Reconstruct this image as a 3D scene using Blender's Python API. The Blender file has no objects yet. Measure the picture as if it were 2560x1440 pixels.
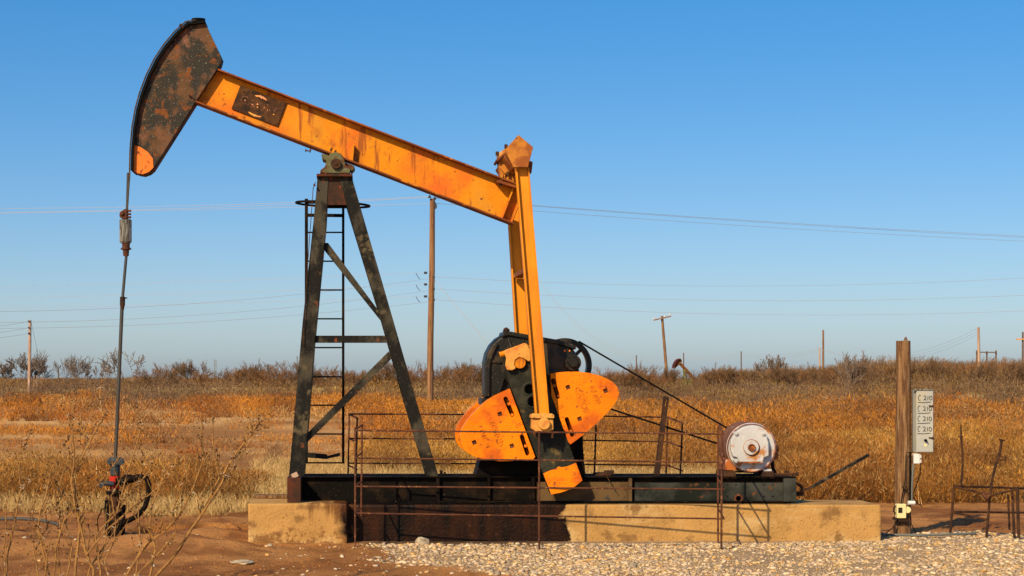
import bpy, bmesh, math, random
import numpy as np
from mathutils import Vector, Matrix
from mathutils.geometry import tessellate_polygon

random.seed(7); RNG = np.random.default_rng(7)
S = bpy.context.scene
COL = S.collection

# ------------------------------------------------------------------ camera, sky, sun, exposure
FPX, CX, CY, CH = 4560.0, 900.0, 945.0, 1.7      # focal length and principal point (2560 px frame), eye height
cam_d = bpy.data.cameras.new('camera'); cam = bpy.data.objects.new('camera', cam_d); COL.objects.link(cam)
cam.location = (0, 0, CH); cam.rotation_euler = (math.radians(90), 0, 0)
cam_d.sensor_width = 36; cam_d.lens = FPX / 2560 * 36
cam_d.shift_x = (1280 - CX) / 2560; cam_d.shift_y = (CY - 720) / 2560
cam_d.clip_start = 0.5; cam_d.clip_end = 9000
S.camera = cam

SUNDIR = Vector((-0.65, -1.0, 0.78)).normalized()          # towards the sun
SUN_EL = math.asin(SUNDIR.z)
SUN_AZ = math.atan2(SUNDIR.x, SUNDIR.y)                    # clockwise from +Y
W = bpy.data.worlds.new('World'); S.world = W; W.use_nodes = True
nt = W.node_tree; nt.nodes.clear()
sky = nt.nodes.new('ShaderNodeTexSky'); sky.sky_type = 'NISHITA'; sky.sun_disc = False
sky.sun_elevation = SUN_EL; sky.sun_rotation = SUN_AZ
sky.altitude = 0; sky.air_density = 0.7; sky.dust_density = 1.2; sky.ozone_density = 2.0
hsv = nt.nodes.new('ShaderNodeHueSaturation'); hsv.inputs['Saturation'].default_value = 1.8
bg = nt.nodes.new('ShaderNodeBackground'); bg.inputs[1].default_value = 0.12
out = nt.nodes.new('ShaderNodeOutputWorld')
tint = nt.nodes.new('ShaderNodeMix'); tint.data_type = 'RGBA'; tint.blend_type = 'MULTIPLY'; tint.inputs[0].default_value = 1.0; tint.inputs[7].default_value = (2.72, 2.74, 2.9, 1)
nt.links.new(sky.outputs[0], tint.inputs[6]); gm_ = nt.nodes.new('ShaderNodeGamma'); gm_.inputs['Gamma'].default_value = 0.65
nt.links.new(tint.outputs[2], gm_.inputs['Color']); nt.links.new(gm_.outputs[0], hsv.inputs['Color']); nt.links.new(hsv.outputs[0], bg.inputs[0]); nt.links.new(bg.outputs[0], out.inputs[0])
sun_d = bpy.data.lights.new('sun', 'SUN'); sun_d.energy = 5.0; sun_d.angle = math.radians(0.5); sun_d.color = (1.0, 0.83, 0.54)
sun = bpy.data.objects.new('sun', sun_d); COL.objects.link(sun)
sun.rotation_euler = SUNDIR.to_track_quat('Z', 'Y').to_euler()
S.view_settings.view_transform = 'Standard'; S.view_settings.look = 'None'
S.view_settings.exposure = 0.0; S.view_settings.gamma = 1.0
S.render.engine = 'CYCLES'
S.cycles.max_bounces = 4; S.cycles.diffuse_bounces = 1

# ------------------------------------------------------------------ helpers
def P(px, py, Y):
    return Vector(((px - CX) * Y / FPX, Y, CH - (py - CY) * Y / FPX))

def tag(o, label=None, cat=None, group=None, kind=None):
    if label: o['label'] = label
    if cat: o['category'] = cat
    if group: o['group'] = group
    if kind: o['kind'] = kind
    return o

def root_loc(o):
    while o.parent: o = o.parent
    return Vector(o.location)

def thing(name, loc, label, cat, group=None):
    o = bpy.data.objects.new(name, None); COL.objects.link(o); o.location = loc
    o.empty_display_size = 0.1
    return tag(o, label, cat, group)

SPLIT = {'bolt', 'bolt_hole', 'anchor_bolt', 'saddle_bolt', 'cover_bolt', 'cap_bolt', 'bolt_pocket', 'clamp_bolt', 'hub_bolt', 'motor_foot', 'slide_base', 'stilt', 'leg', 'latch', 'wire_rope', 'spoke', 'paint_mark', 'jumper_wire', 'rod', 'emblem', 'hole_ring', 'casing_rib', 'scale_mark'}
class MB:
    def __init__(self): self.v = []; self.f = []; self.p = []
    def add(self, vs, fs):
        self.p.append((len(self.v), len(self.f)))
        n = len(self.v); self.v += [Vector(a) for a in vs]; self.f += [[n + i for i in f] for f in fs]; return self
    def box(self, x0, x1, y0, y1, z0, z1):
        vs = [(x, y, z) for z in (z0, z1) for y in (y0, y1) for x in (x0, x1)]
        return self.add(vs, [(0, 1, 5, 4), (2, 6, 7, 3), (0, 4, 6, 2), (1, 3, 7, 5), (4, 5, 7, 6), (0, 2, 3, 1)])
    def boxp(self, a, b, c, d, Y0, Y1):       # box whose front face spans image px a..c, rows b..d at depth Y0
        p, q = P(a, d, Y0), P(c, b, Y0)
        return self.box(p.x, q.x, Y0, Y1, p.z, q.z)
    def prism(self, pts, Y0, Y1, holes=()):
        loops = [[P(x, y, Y0) for x, y in pts]] + [[P(x, y, Y0) for x, y in h] for h in holes]
        return self.prism_w(loops, Y0, Y1)
    def prism_w(self, loops, Y0, Y1):
        flat = [p for l in loops for p in l]; n = len(flat)
        vs = [(p.x, Y0, p.z) for p in flat] + [(p.x, Y1, p.z) for p in flat]
        fs = []
        if len(loops) == 1: fs += [list(range(n)), list(range(2 * n - 1, n - 1, -1))]
        else:
            t = tessellate_polygon([[Vector((p.x, p.z, 0)) for p in l] for l in loops])
            fs += [list(x) for x in t] + [[i + n for i in reversed(x)] for x in t]
        k = 0
        for l in loops:
            m = len(l)
            for i in range(m):
                a, b = k + i, k + (i + 1) % m; fs.append([a, b, b + n, a + n])
            k += m
        return self.add(vs, fs)
    def tube(self, pts, r, n=8, cap=True):
        pts = [Vector(p) for p in pts]; m = len(pts)
        rs = r if isinstance(r, (list, tuple)) else [r] * m
        vs = []; up = None
        for i in range(m):
            d = (pts[min(i + 1, m - 1)] - pts[max(i - 1, 0)]).normalized()
            if up is None: up = Vector((0, 0, 1)) if abs(d.z) < .9 else Vector((1, 0, 0))
            s = d.cross(up)
            if s.length < 1e-5: s = d.cross(Vector((0, 1, 0)))
            s.normalize(); up = s.cross(d).normalized()
            for k in range(n):
                a = 2 * math.pi * (k + .5) / n
                vs.append(pts[i] + (s * math.cos(a) + up * math.sin(a)) * rs[i])
        fs = [[i * n + k, i * n + (k + 1) % n, (i + 1) * n + (k + 1) % n, (i + 1) * n + k] for i in range(m - 1) for k in range(n)]
        if cap: fs += [list(range(n - 1, -1, -1)), [(m - 1) * n + k for k in range(n)]]
        return self.add(vs, fs)
    def cyl(self, a, b, r, r2=None, n=16): return self.tube([a, b], [r, r if r2 is None else r2], n)
    def disc(self, px, py, Y0, Y1, r, n=24):   # round bar along Y
        p = P(px, py, Y0); return self.cyl(p, p + Vector((0, Y1 - Y0, 0)), r, n=n)
    def lathe_y(self, px, py, prof, n=32):     # profile (Y, radius) round an axis along Y
        c = P(px, py, prof[0][0]); vs = []; m = len(prof)
        for (Y, r) in prof:
            for k in range(n):
                a = 2 * math.pi * k / n; vs.append((c.x + r * math.cos(a), Y, c.z + r * math.sin(a)))
        fs = [[i * n + k, i * n + (k + 1) % n, (i + 1) * n + (k + 1) % n, (i + 1) * n + k] for i in range(m - 1) for k in range(n)]
        fs += [list(range(n)), [(m - 1) * n + k for k in range(n)]]
        return self.add(vs, fs)
    def bar(self, a, b, w, h, up=(0, 1, 0)):   # rectangular bar a..b, w across, h along 'up'
        a, b, up = Vector(a), Vector(b), Vector(up); d = (b - a).normalized(); s = d.cross(up).normalized(); u = s.cross(d).normalized()
        vs = [e + s * (w / 2) * i + u * (h / 2) * j for e in (a, b) for i, j in ((-1, -1), (1, -1), (1, 1), (-1, 1))]
        return self.add(vs, [(0, 1, 2, 3), (7, 6, 5, 4), (0, 4, 5, 1), (1, 5, 6, 2), (2, 6, 7, 3), (3, 7, 4, 0)])
    def lump(self, c, r, seed=0, sq=(1, 1, 1), jit=.18, sub=1):
        bm = bmesh.new(); bmesh.ops.create_icosphere(bm, subdivisions=sub, radius=1); rd = random.Random(seed)
        vs = [Vector((v.co.x * sq[0], v.co.y * sq[1], v.co.z * sq[2])) * r * (1 + rd.uniform(-jit, jit)) + Vector(c) for v in bm.verts]
        fs = [[v.index for v in f.verts] for f in bm.faces]; bm.free()
        return self.add(vs, fs)
    def build(self, name, mat, parent=None, bevel=0, smooth=False, label=None, seg=1, loc=None):
        if parent and len(self.p) > 1 and name in SPLIT:
            for v0, f0 in self.p[::-1]:
                m_ = MB(); m_.v = self.v[v0:]; m_.f = [[i - v0 for i in f] for f in self.f[f0:]]; del self.v[v0:]; del self.f[f0:]
                o = m_.build(name, mat, parent, bevel, smooth, label, seg)
            return o
        off = root_loc(parent) if parent else Vector(loc or (0, 0, 0))
        bm = bmesh.new(); vv = [bm.verts.new(v - off) for v in self.v]
        for f in self.f:
            try: bm.faces.new([vv[i] for i in f])
            except ValueError: pass
        bmesh.ops.recalc_face_normals(bm, faces=bm.faces)
        me = bpy.data.meshes.new(name); bm.to_mesh(me); bm.free()
        me.materials.append(mat)
        o = bpy.data.objects.new(name, me); COL.objects.link(o)
        if parent: o.parent = parent
        else: o.location = off
        if smooth:
            me.shade_smooth(); me.set_sharp_from_angle(angle=math.radians(40))
        if bevel:
            b = o.modifiers.new('bevel', 'BEVEL'); b.width = bevel; b.segments = seg; b.limit_method = 'ANGLE'; b.angle_limit = math.radians(35)
        if label: o['label'] = label
        return o

def lerp(a, b, t): return tuple(x + (y - x) * t for x, y in zip(a, b))

def M(name, base, layers=(), rough=.7, metal=0.0, bump=0.0, bscale=30, spec=.12, attr=None, vary=.12, vscale=2.5):
    """procedural material: base colour with broad variation, then noise-shaped patches
    layers: (colour, scale, threshold, softness, (sx,sy,sz), roughness)"""
    m = bpy.data.materials.new(name); m.use_nodes = True; n = m.node_tree.nodes; l = m.node_tree.links
    b = n['Principled BSDF']; b.inputs['Roughness'].default_value = rough; b.inputs['Metallic'].default_value = metal
    b.inputs['Specular IOR Level'].default_value = spec
    tc = n.new('ShaderNodeTexCoord')
    def noise(scale, st=(1, 1, 1), det=6, off=0.0, rgh=.6):
        mp = n.new('ShaderNodeMapping'); mp.inputs['Scale'].default_value = st; mp.inputs['Location'].default_value = (off, off * 1.7, off * .3)
        l.new(tc.outputs['Object'], mp.inputs[0])
        t = n.new('ShaderNodeTexNoise'); t.inputs['Scale'].default_value = scale; t.inputs['Detail'].default_value = det; t.inputs['Roughness'].default_value = rgh
        l.new(mp.outputs[0], t.inputs['Vector']); return t.outputs['Fac']
    def ramp(src, a, bb):
        r = n.new('ShaderNodeMapRange'); r.interpolation_type = 'SMOOTHSTEP'; r.inputs['From Min'].default_value = a; r.inputs['From Max'].default_value = bb
        l.new(src, r.inputs['Value']); return r.outputs[0]
    def mix(f, c1, c2, typ='MIX'):
        x = n.new('ShaderNodeMix'); x.data_type = 'RGBA'; x.blend_type = typ
        if isinstance(f, float): x.inputs['Factor'].default_value = f
        else: l.new(f, x.inputs['Factor'])
        for k, c in ((6, c1), (7, c2)):
            if isinstance(c, tuple): x.inputs[k].default_value = (*c, 1)
            else: l.new(c, x.inputs[k])
        return x.outputs[2]
    if attr:
        a = n.new('ShaderNodeAttribute'); a.attribute_name = attr; col = a.outputs['Color']
        if vary: col = mix(ramp(noise(vscale), .3, .7), mix(1.0, col, (1 - vary,) * 3, 'MULTIPLY'), mix(1.0, col, (1 + vary,) * 3, 'MULTIPLY'))
    else:
        col = mix(ramp(noise(vscale), .3, .7), tuple(c * (1 - vary) for c in base), tuple(min(1, c * (1 + vary)) for c in base))
    rg = None
    for i, L in enumerate(layers):
        c, sc, th, so = L[:4]; st = L[4] if len(L) > 4 else (1, 1, 1)
        f = ramp(noise(sc, st, 8, 3.1 * (i + 1)), th - so, th + so)
        col = mix(f, col, c)
        if len(L) > 5:
            x = n.new('ShaderNodeMix'); x.data_type = 'FLOAT'; l.new(f, x.inputs[0])
            if rg is None: x.inputs[2].default_value = rough
            else: l.new(rg, x.inputs[2])
            x.inputs[3].default_value = L[5]; rg = x.outputs[0]
    l.new(col, b.inputs['Base Color'])
    if rg: l.new(rg, b.inputs['Roughness'])
    if bump:
        bp = n.new('ShaderNodeBump'); bp.inputs['Strength'].default_value = bump; bp.inputs['Distance'].default_value = .02
        l.new(noise(bscale, det=5), bp.inputs['Height']); l.new(bp.outputs[0], b.inputs['Normal'])
    return m

ORANGE = (.70, .235, .006); WORANGE = (.88, .215, .002); RUST = (.20, .055, .018); DRUST = (.075, .022, .01)
m_beam = M('beam_paint', ORANGE, [((.66, .13, .015), 1.5, .56, .12, (1, 1, 1)), ((.38, .10, .015), 3.6, .63, .07), ((.62, .25, .02), 2.2, .60, .10), ((.34, .09, .014), 1.7, .60, .05, (6, 6, .7)), ((.10, .03, .012), 26, .66, .03), (RUST, 12, .68, .03)], rough=.55, bump=.15, bscale=60)
m_equal = M('rusty_equalizer_paint', (.55, .20, .03), [((.30, .085, .02), 4, .50, .08), ((.12, .04, .018), 11, .60, .04), ((.66, .33, .10), 3, .62, .06)], rough=.65, bump=.25, bscale=50)
m_beamedge = M('flange_paint', (.26, .07, .016), [((.16, .045, .018), 3.5, .5, .1), ((.62, .2, .02), 6, .62, .06)], rough=.65, bump=.2)
m_weight = M('weight_paint', WORANGE, [((.58, .11, .008), 2.6, .58, .08), ((.30, .08, .02), 16, .62, .04), (DRUST, 45, .70, .02)], rough=.5, bump=.35, bscale=35)
m_wedge = M('raised_dirty_paint', (.42, .11, .012), [((.85, .22, .01), 30, .5, .08)], rough=.6, bump=.1)
m_pitman = M('pitman_paint', (.80, .27, .015), [((.60, .20, .02), 2.0, .56, .12, (4, 1, .5)), (RUST, 10, .70, .05, (2, 1, .4))], rough=.5, bump=.1)
m_yell = M('pale_yellow_paint', (.72, .33, .07), [((.55, .18, .04), 6, .56, .08), (DRUST, 25, .66, .03)], rough=.55, bump=.25, bscale=50)
m_horse = M('horsehead_metal', (.125, .062, .028), [((.20, .085, .05), 3.2, .55, .10), ((.035, .030, .023), 4.2, .48, .06, (1, 1, .75)), ((.19, .06, .016), 7, .60, .03), ((.17, .055, .015), 19, .64, .02), ((.22, .20, .17), 55, .64, .05)], rough=.75, bump=.25, bscale=45)
m_horseo = M('horsehead_orange_paint', (.86, .20, .03), [(RUST, 18, .60, .04)], rough=.6, bump=.2)
m_post = M('post_paint', (.058, .048, .032), [((.010, .009, .007), 3.6, .46, .07, (1, 1, .6)), ((.10, .075, .04), 6, .61, .05), ((.15, .14, .11), 60, .67, .03), ((.20, .05, .018), 9, .68, .04), ((.012, .012, .011), 10, .69, .01)], rough=.6, bump=.2, bscale=50)
m_gusset = M('rusty_gusset_paint', (.04, .020, .012), [((.11, .028, .012), 5, .56, .1), ((.60, .10, .02), 14, .68, .02)], rough=.6, bump=.2)
m_green = M('green_cast_metal', (.13, .12, .055), [((.10, .035, .015), 7, .52, .08), ((.16, .19, .11), 12, .62, .05)], rough=.65, bump=.3)
m_black = M('black_oily_paint', (.006, .0045, .0035), [((.020, .011, .006), 5, .56, .08), ((.20, .17, .13), 80, .69, .02)], rough=.6, bump=.35, bscale=60, spec=.05)
m_gear = M('gearbox_paint', (.013, .012, .009), [((.06, .040, .02), 3.5, .56, .08), ((.26, .05, .02), 9, .70, .03), ((.12, .10, .07), 35, .68, .05)], rough=.42, bump=.25, bscale=40, spec=.22)
m_crank = M('crank_paint', (.020, .020, .015), [((.05, .045, .03), 4, .58, .1), ((.15, .14, .11), 50, .69, .02), ((.14, .09, .03), 7, .68, .05)], rough=.55, bump=.2, bscale=40, spec=.08)
m_skid = M('skid_plate_paint', (.011, .013, .009), [((.06, .06, .05), 2, .55, .12), ((.12, .05, .02), 12, .66, .05)], rough=.5, bump=.12)
m_skidb = M('brown_skid_paint', (.13, .075, .03), [((.07, .04, .018), 4, .55, .1), ((.05, .045, .035), 12, .62, .05)], rough=.6, bump=.12)
m_rust = M('rusty_pipe', (.125, .045, .022), [((.07, .028, .018), 6, .52, .1), ((.28, .12, .05), 20, .62, .06)], rough=.75, bump=.25, bscale=90)
m_drust = M('dark_rust', (.085, .036, .015), [((.035, .018, .012), 7, .5, .1)], rough=.75, bump=.3)
m_belt = M('rubber_belt', (.006, .0055, .005), rough=.7, spec=.05)
m_cable = M('wire_rope', (.09, .065, .045), [((.2, .13, .08), 60, .55, .05, (1, 1, 1))], rough=.6, bump=.8, bscale=200)
m_zinc = M('dull_grey_metal', (.26, .25, .23), [((.08, .07, .055), 20, .5, .08, (3, 3, .4))], rough=.5, bump=.1)
m_rod = M('polished_rod_steel', (.10, .09, .075), rough=.3, metal=.6, spec=.22)
m_motor = M('flaking_white_motor_paint', (.52, .50, .49), [((.46, .19, .06), 4.5, .58, .05), ((.42, .17, .06), 9, .64, .03), ((.62, .60, .57), 7, .64, .05)], rough=.5, bump=.2, bscale=50)
m_motorb = M('motor_rust_orange', (.45, .13, .03), [((.7, .6, .5), 12, .62, .03), ((.2, .06, .02), 9, .5, .06)], rough=.6, bump=.2)
m_motors = M('motor_shell', (.20, .085, .04), [((.14, .06, .035), 5, .5, .1), ((.5, .42, .36), 11, .66, .04)], rough=.6, bump=.2)
m_wood = M('weathered_post_wood', (.24, .125, .055), [((.11, .05, .022), 7, .50, .10, (6, 6, .35)), ((.36, .22, .11), 10, .60, .06, (7, 7, .3)), ((.04, .02, .012), 13, .68, .02, (6, 6, .2))], rough=.85, bump=.6, bscale=25)
m_pole = M('pole_wood', (.27, .135, .06), [((.14, .06, .028), 3, .52, .08, (6, 6, .15)), ((.40, .24, .13), 4, .60, .06, (6, 6, .15))], rough=.85)
m_polep = M('pale_pole_wood', (.52, .34, .24), [((.35, .19, .12), 2, .55, .1, (5, 5, .3))], rough=.85)
m_pold = M('dark_pole_wood', (.15, .09, .055), rough=.85)
m_wire = M('aluminium_wire', (.46, .41, .40), rough=.5, vary=0)
m_ins = M('insulator', (.05, .05, .06), rough=.3)
m_insw = M('white_insulator', (.6, .58, .55), rough=.3)
m_box = M('white_enamel_box', (.44, .43, .38), [((.48, .42, .30), 4, .58, .10), ((.30, .22, .14), 30, .72, .03)], rough=.5, bump=.05)
m_ink = M('marker_ink', (.012, .012, .014), rough=.6, vary=0)
m_cream = M('cream_plastic', (.80, .66, .32), rough=.45, vary=.05)
m_white = M('white_plastic', (.75, .72, .66), rough=.4, vary=.05)
m_pvc = M('grey_conduit', (.15, .155, .14), rough=.5)
m_poly = M('black_poly_pipe', (.07, .065, .06), rough=.45)
m_blue = M('dark_blue_cast_iron', (.035, .048, .058), [((.08, .05, .03), 10, .58, .06)], rough=.5, bump=.3)
m_red = M('red_paint', (.50, .025, .012), [((.08, .02, .015), 12, .62, .05)], rough=.45, bump=.2)
m_plaque = M('rusty_plaque', (.055, .024, .012), [((.11, .045, .015), 6, .5, .1), ((.03, .018, .012), 12, .55, .08)], rough=.75, bump=.4, bscale=60)
m_plaquep = M('plaque_flaked_paint', (.80, .28, .14), [((.85, .40, .05), 20, .5, .1)], rough=.6)
m_twig = M('yellow_brown_bark', (.36, .18, .05), [((.22, .11, .04), 30, .55, .1)], rough=.7)
m_thorn = M('white_thorn', (.72, .62, .48), rough=.6)
m_bud = M('dark_bud', (.08, .04, .02), rough=.8)
m_rock = M('limestone', (.50, .40, .27), [((.25, .18, .11), 12, .56, .08)], rough=.85, bump=.6, bscale=25)
m_stone = M('gravel_stone', (.5, .4, .3), rough=.85, attr='Col', vary=.15, vscale=40)
m_grass = M('dry_grass', (.5, .25, .05), rough=.7, attr='Col', vary=.0, spec=.15)
m_brush = M('dry_brush', (.2, .12, .07), rough=.8, attr='Col', vary=.0, spec=.1)
m_ground = M('dirt', (.3, .12, .04), [], rough=.95, attr='Col', vary=.16, vscale=1.7, bump=.5, bscale=9, spec=.1)
def add_fine_bump(m, scale, dist, strength=1.0):
    n = m.node_tree.nodes; l = m.node_tree.links; b = n['Principled BSDF']; t = n.new('ShaderNodeTexNoise'); t.inputs['Scale'].default_value = scale; t.inputs['Detail'].default_value = 8; t.inputs['Roughness'].default_value = .75
    tc = n.new('ShaderNodeTexCoord'); l.new(tc.outputs['Object'], t.inputs['Vector']); bp = n.new('ShaderNodeBump'); bp.inputs['Strength'].default_value = strength; bp.inputs['Distance'].default_value = dist
    l.new(t.outputs['Fac'], bp.inputs['Height']); old = b.inputs['Normal'].links
    if old: l.new(old[0].from_socket, bp.inputs['Normal'])
    l.new(bp.outputs[0], b.inputs['Normal'])
add_fine_bump(m_ground, 20, .055, 1.0)
m_bark = M('grey_bark', (.20, .145, .11), rough=.85)
m_barkb = M('brown_bark', (.20, .115, .06), rough=.85); m_barkr = M('reddish_bark', (.27, .13, .055), rough=.85)

def concrete():
    m = M('concrete', (.47, .255, .080), [((.58, .37, .155), 1.8, .58, .08, (.7, 1, 2)), ((.25, .13, .045), 5, .60, .07), ((.17, .08, .028), 55, .64, .02), ((.62, .46, .26), 75, .69, .02)], rough=.9, bump=.55, bscale=30)
    n = m.node_tree.nodes; l = m.node_tree.links; b = n['Principled BSDF']
    src = b.inputs['Base Color'].links[0].from_socket
    geo = n.new('ShaderNodeNewGeometry'); sp = n.new('ShaderNodeSeparateXYZ'); l.new(geo.outputs['Position'], sp.inputs[0])
    no = n.new('ShaderNodeTexNoise'); no.inputs['Scale'].default_value = 3.5; no.inputs['Detail'].default_value = 6; l.new(geo.outputs['Position'], no.inputs['Vector'])
    def math_(op, a, bb, c=None):
        x = n.new('ShaderNodeMath'); x.operation = op
        for i, q in enumerate((a, bb, c)):
            if q is None: continue
            if isinstance(q, (int, float)): x.inputs[i].default_value = q
            else: l.new(q, x.inputs[i])
        return x.outputs[0]
    def rng(s, a, bb):
        r = n.new('ShaderNodeMapRange'); r.inputs['From Min'].default_value = a; r.inputs['From Max'].default_value = bb; l.new(s, r.inputs[0]); return r.outputs[0]
    xw = math_('MULTIPLY_ADD', no.outputs['Fac'], .5, sp.outputs['X'])          # X + .5*noise
    x_r = (1410 - CX) * 19 / FPX + .25
    f = math_('MULTIPLY', rng(xw, x_r + .012, x_r - .012), rng(xw, .0, .10))
    # oily dark stain
    no2 = n.new('ShaderNodeTexNoise'); no2.inputs['Scale'].default_value = 4; no2.inputs['Detail'].default_value = 8
    mp = n.new('ShaderNodeMapping'); mp.inputs['Scale'].default_value = (2.2, 1, .5); l.new(geo.outputs['Position'], mp.inputs[0]); l.new(mp.outputs[0], no2.inputs['Vector'])
    cr = n.new('ShaderNodeValToRGB'); e = cr.color_ramp.elements; e[0].position = .35; e[0].color = (.008, .005, .0035, 1); e[1].position = .75; e[1].color = (.040, .013, .005, 1)
    l.new(no2.outputs['Fac'], cr.inputs[0])
    mx = n.new('ShaderNodeMix'); mx.data_type = 'RGBA'; l.new(f, mx.inputs['Factor']); l.new(src, mx.inputs[6]); l.new(cr.outputs[0], mx.inputs[7])
    # drips of oil down the left block, damp foot of the block
    mp2 = n.new('ShaderNodeMapping'); mp2.inputs['Scale'].default_value = (7, 1, .6); l.new(geo.outputs['Position'], mp2.inputs[0])
    no3 = n.new('ShaderNodeTexNoise'); no3.inputs['Scale'].default_value = 1.6; no3.inputs['Detail'].default_value = 5; l.new(mp2.outputs[0], no3.inputs['Vector'])
    top = rng(sp.outputs['Z'], .10, .40); left = math_('MULTIPLY', rng(sp.outputs['X'], -.75, -.45), rng(sp.outputs['X'], .02, -.06))
    dr = math_('MULTIPLY', math_('MULTIPLY', rng(math_('MULTIPLY_ADD', top, .22, no3.outputs['Fac']), .62, .74), left), .85)
    mx2 = n.new('ShaderNodeMix'); mx2.data_type = 'RGBA'; l.new(dr, mx2.inputs['Factor']); l.new(mx.outputs[2], mx2.inputs[6]); mx2.inputs[7].default_value = (.13, .048, .016, 1)
    no4 = n.new('ShaderNodeTexNoise'); no4.inputs['Scale'].default_value = 11; no4.inputs['Detail'].default_value = 8; no4.inputs['Roughness'].default_value = .7; l.new(geo.outputs['Position'], no4.inputs['Vector'])
    low = math_('MULTIPLY', rng(sp.outputs['Z'], .26, .0), rng(sp.outputs['X'], .1, -.1))
    ft = math_('MULTIPLY', rng(math_('MULTIPLY_ADD', low, .20, no4.outputs['Fac']), .62, .70), .8)
    mx3 = n.new('ShaderNodeMix'); mx3.data_type = 'RGBA'; l.new(ft, mx3.inputs['Factor']); l.new(mx2.outputs[2], mx3.inputs[6]); mx3.inputs[7].default_value = (.20, .085, .028, 1)
    l.new(mx3.outputs[2], b.inputs['Base Color'])
    rr = n.new('ShaderNodeMix'); rr.data_type = 'FLOAT'; l.new(f, rr.inputs[0]); rr.inputs[2].default_value = .9; rr.inputs[3].default_value = .36; l.new(rr.outputs[0], b.inputs['Roughness'])
    return m
m_conc = concrete()

# value noise in numpy
_T = RNG.random((256, 256))
def vnoise(x, y):
    xi = np.floor(x).astype(int); yi = np.floor(y).astype(int); fx = x - xi; fy = y - yi
    fx = fx * fx * (3 - 2 * fx); fy = fy * fy * (3 - 2 * fy)
    g = lambda a, b: _T[a % 256, b % 256]
    return (g(xi, yi) * (1 - fx) + g(xi + 1, yi) * fx) * (1 - fy) + (g(xi, yi + 1) * (1 - fx) + g(xi + 1, yi + 1) * fx) * fy
def fbm(x, y, o=4):
    s = 0; a = .5
    for k in range(o): s = s + a * vnoise(x * 2 ** k + 17 * k, y * 2 ** k + 31 * k); a *= .5
    return s / (1 - .5 ** o)
def sstep(x, a, b):
    t = np.clip((x - a) / (b - a), 0, 1); return t * t * (3 - 2 * t)

# ------------------------------------------------------------------ ground
def topx(X, Y): return CX + X * FPX / np.maximum(Y, 1)
def gravel_mask(X, Y):
    u = topx(X, Y); v = CY + CH * FPX / np.maximum(Y, 1)
    nz = (fbm(X * 1.3, Y * 1.3) - .5)
    back = sstep(v, 1330, 1346)                                   # far edge at the pad
    lowline = 1392 + (u - 860) * .085
    m = back * sstep(lowline + nz * 120 - v, -20, 30) * sstep(u + nz * 200, 820, 980)
    m = np.maximum(m, back * sstep(u + nz * 260, 1380, 1680))
    return m
def height(X, Y):
    u = topx(X, Y); v = CY + CH * FPX / np.maximum(Y, 1)
    near = sstep(45 - Y, 0, 15)
    h = (fbm(X * .5, Y * .5) - .5) * .10 * near + (fbm(X * 2.2 + 9, Y * 2.2) - .5) * .06 * near + (fbm(X * 7, Y * 7) - .5) * .045 * near
    # spoil mound and hollow between the well and the foundation
    rag = (fbm(X * 3 + 3, Y * 3) - .5)
    h += (.17 + .12 * rag) * np.exp(-((X + 1.75) / .85) ** 2 - ((Y - 17.9) / .5) ** 2)
    h += .10 * np.exp(-((X + 3.3) / 1.0) ** 2 - ((Y - 18.2) / .8) ** 2)
    h -= .34 * sstep(np.exp(-((X + 1.72) / .75) ** 2 - ((Y - 20.4 + rag * 1.0) / .60) ** 2), .25, .36)
    h += .09 * np.exp(-((X + 1.7) / .8) ** 2 - ((Y - 19.5) / .35) ** 2)
    # gentle gravel bank to the right
    h += .05 * sstep(X, 2.5, 5.5) * np.exp(-((Y - 17.9) / 1.0) ** 2)
    # flat by the foundation
    flat = sstep(X, -1.2, -1.0) * sstep(6.2 - X, 0, .6) * np.exp(-((Y - 19.3) / .9) ** 4)
    h = h * (1 - .8 * flat)
    h += (fbm(X * .03, Y * .03) - .5) * 1.0 * sstep(Y, 60, 160)
    return h
def gh(X, Y): return float(height(np.array([float(X)]), np.array([float(Y)]))[0])

def axis(fine0, fine1, step, far0, far1, g=1.16):
    a = list(np.arange(fine0, fine1, step)); s = step; x = fine1
    while x < far1: a.append(x); s *= g; x += s
    s = step; x = fine0 - step; b = []
    while x > far0: b.append(x); s *= g; x -= s
    return np.array(b[::-1] + a)
gx = axis(-5.5, 9.5, .06, -4000, 4000); gy = axis(13.5, 26, .06, -40, 7000)
GX, GY = np.meshgrid(gx, gy); GZ = height(GX, GY)
vn = GX.size; nx, ny = len(gx), len(gy)
idx = np.arange(vn).reshape(ny, nx)
quads = np.stack([idx[:-1, :-1], idx[:-1, 1:], idx[1:, 1:], idx[1:, :-1]], -1).reshape(-1, 4)

def np_mesh(name, co, faces, mat, cols=None, smooth=False):
    me = bpy.data.meshes.new(name); k = faces.shape[1]
    me.vertices.add(len(co)); me.vertices.foreach_set('co', np.asarray(co, np.float32).ravel())
    me.loops.add(faces.size); me.loops.foreach_set('vertex_index', faces.astype(np.int32).ravel())
    me.polygons.add(len(faces)); me.polygons.foreach_set('loop_start', np.arange(0, faces.size, k, dtype=np.int32))
    if smooth: me.polygons.foreach_set('use_smooth', np.ones(len(faces), bool))
    me.update(calc_edges=True)
    if cols is not None:
        a = me.color_attributes.new('Col', 'FLOAT_COLOR', 'POINT')
        a.data.foreach_set('color', np.concatenate([cols, np.ones((len(cols), 1))], 1).astype(np.float32).ravel())
    me.materials.append(mat)
    return me
def link(name, me, parent=None, loc=(0, 0, 0)):
    o = bpy.data.objects.new(name, me); COL.objects.link(o); o.location = loc
    if parent: o.parent = parent
    return o

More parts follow.
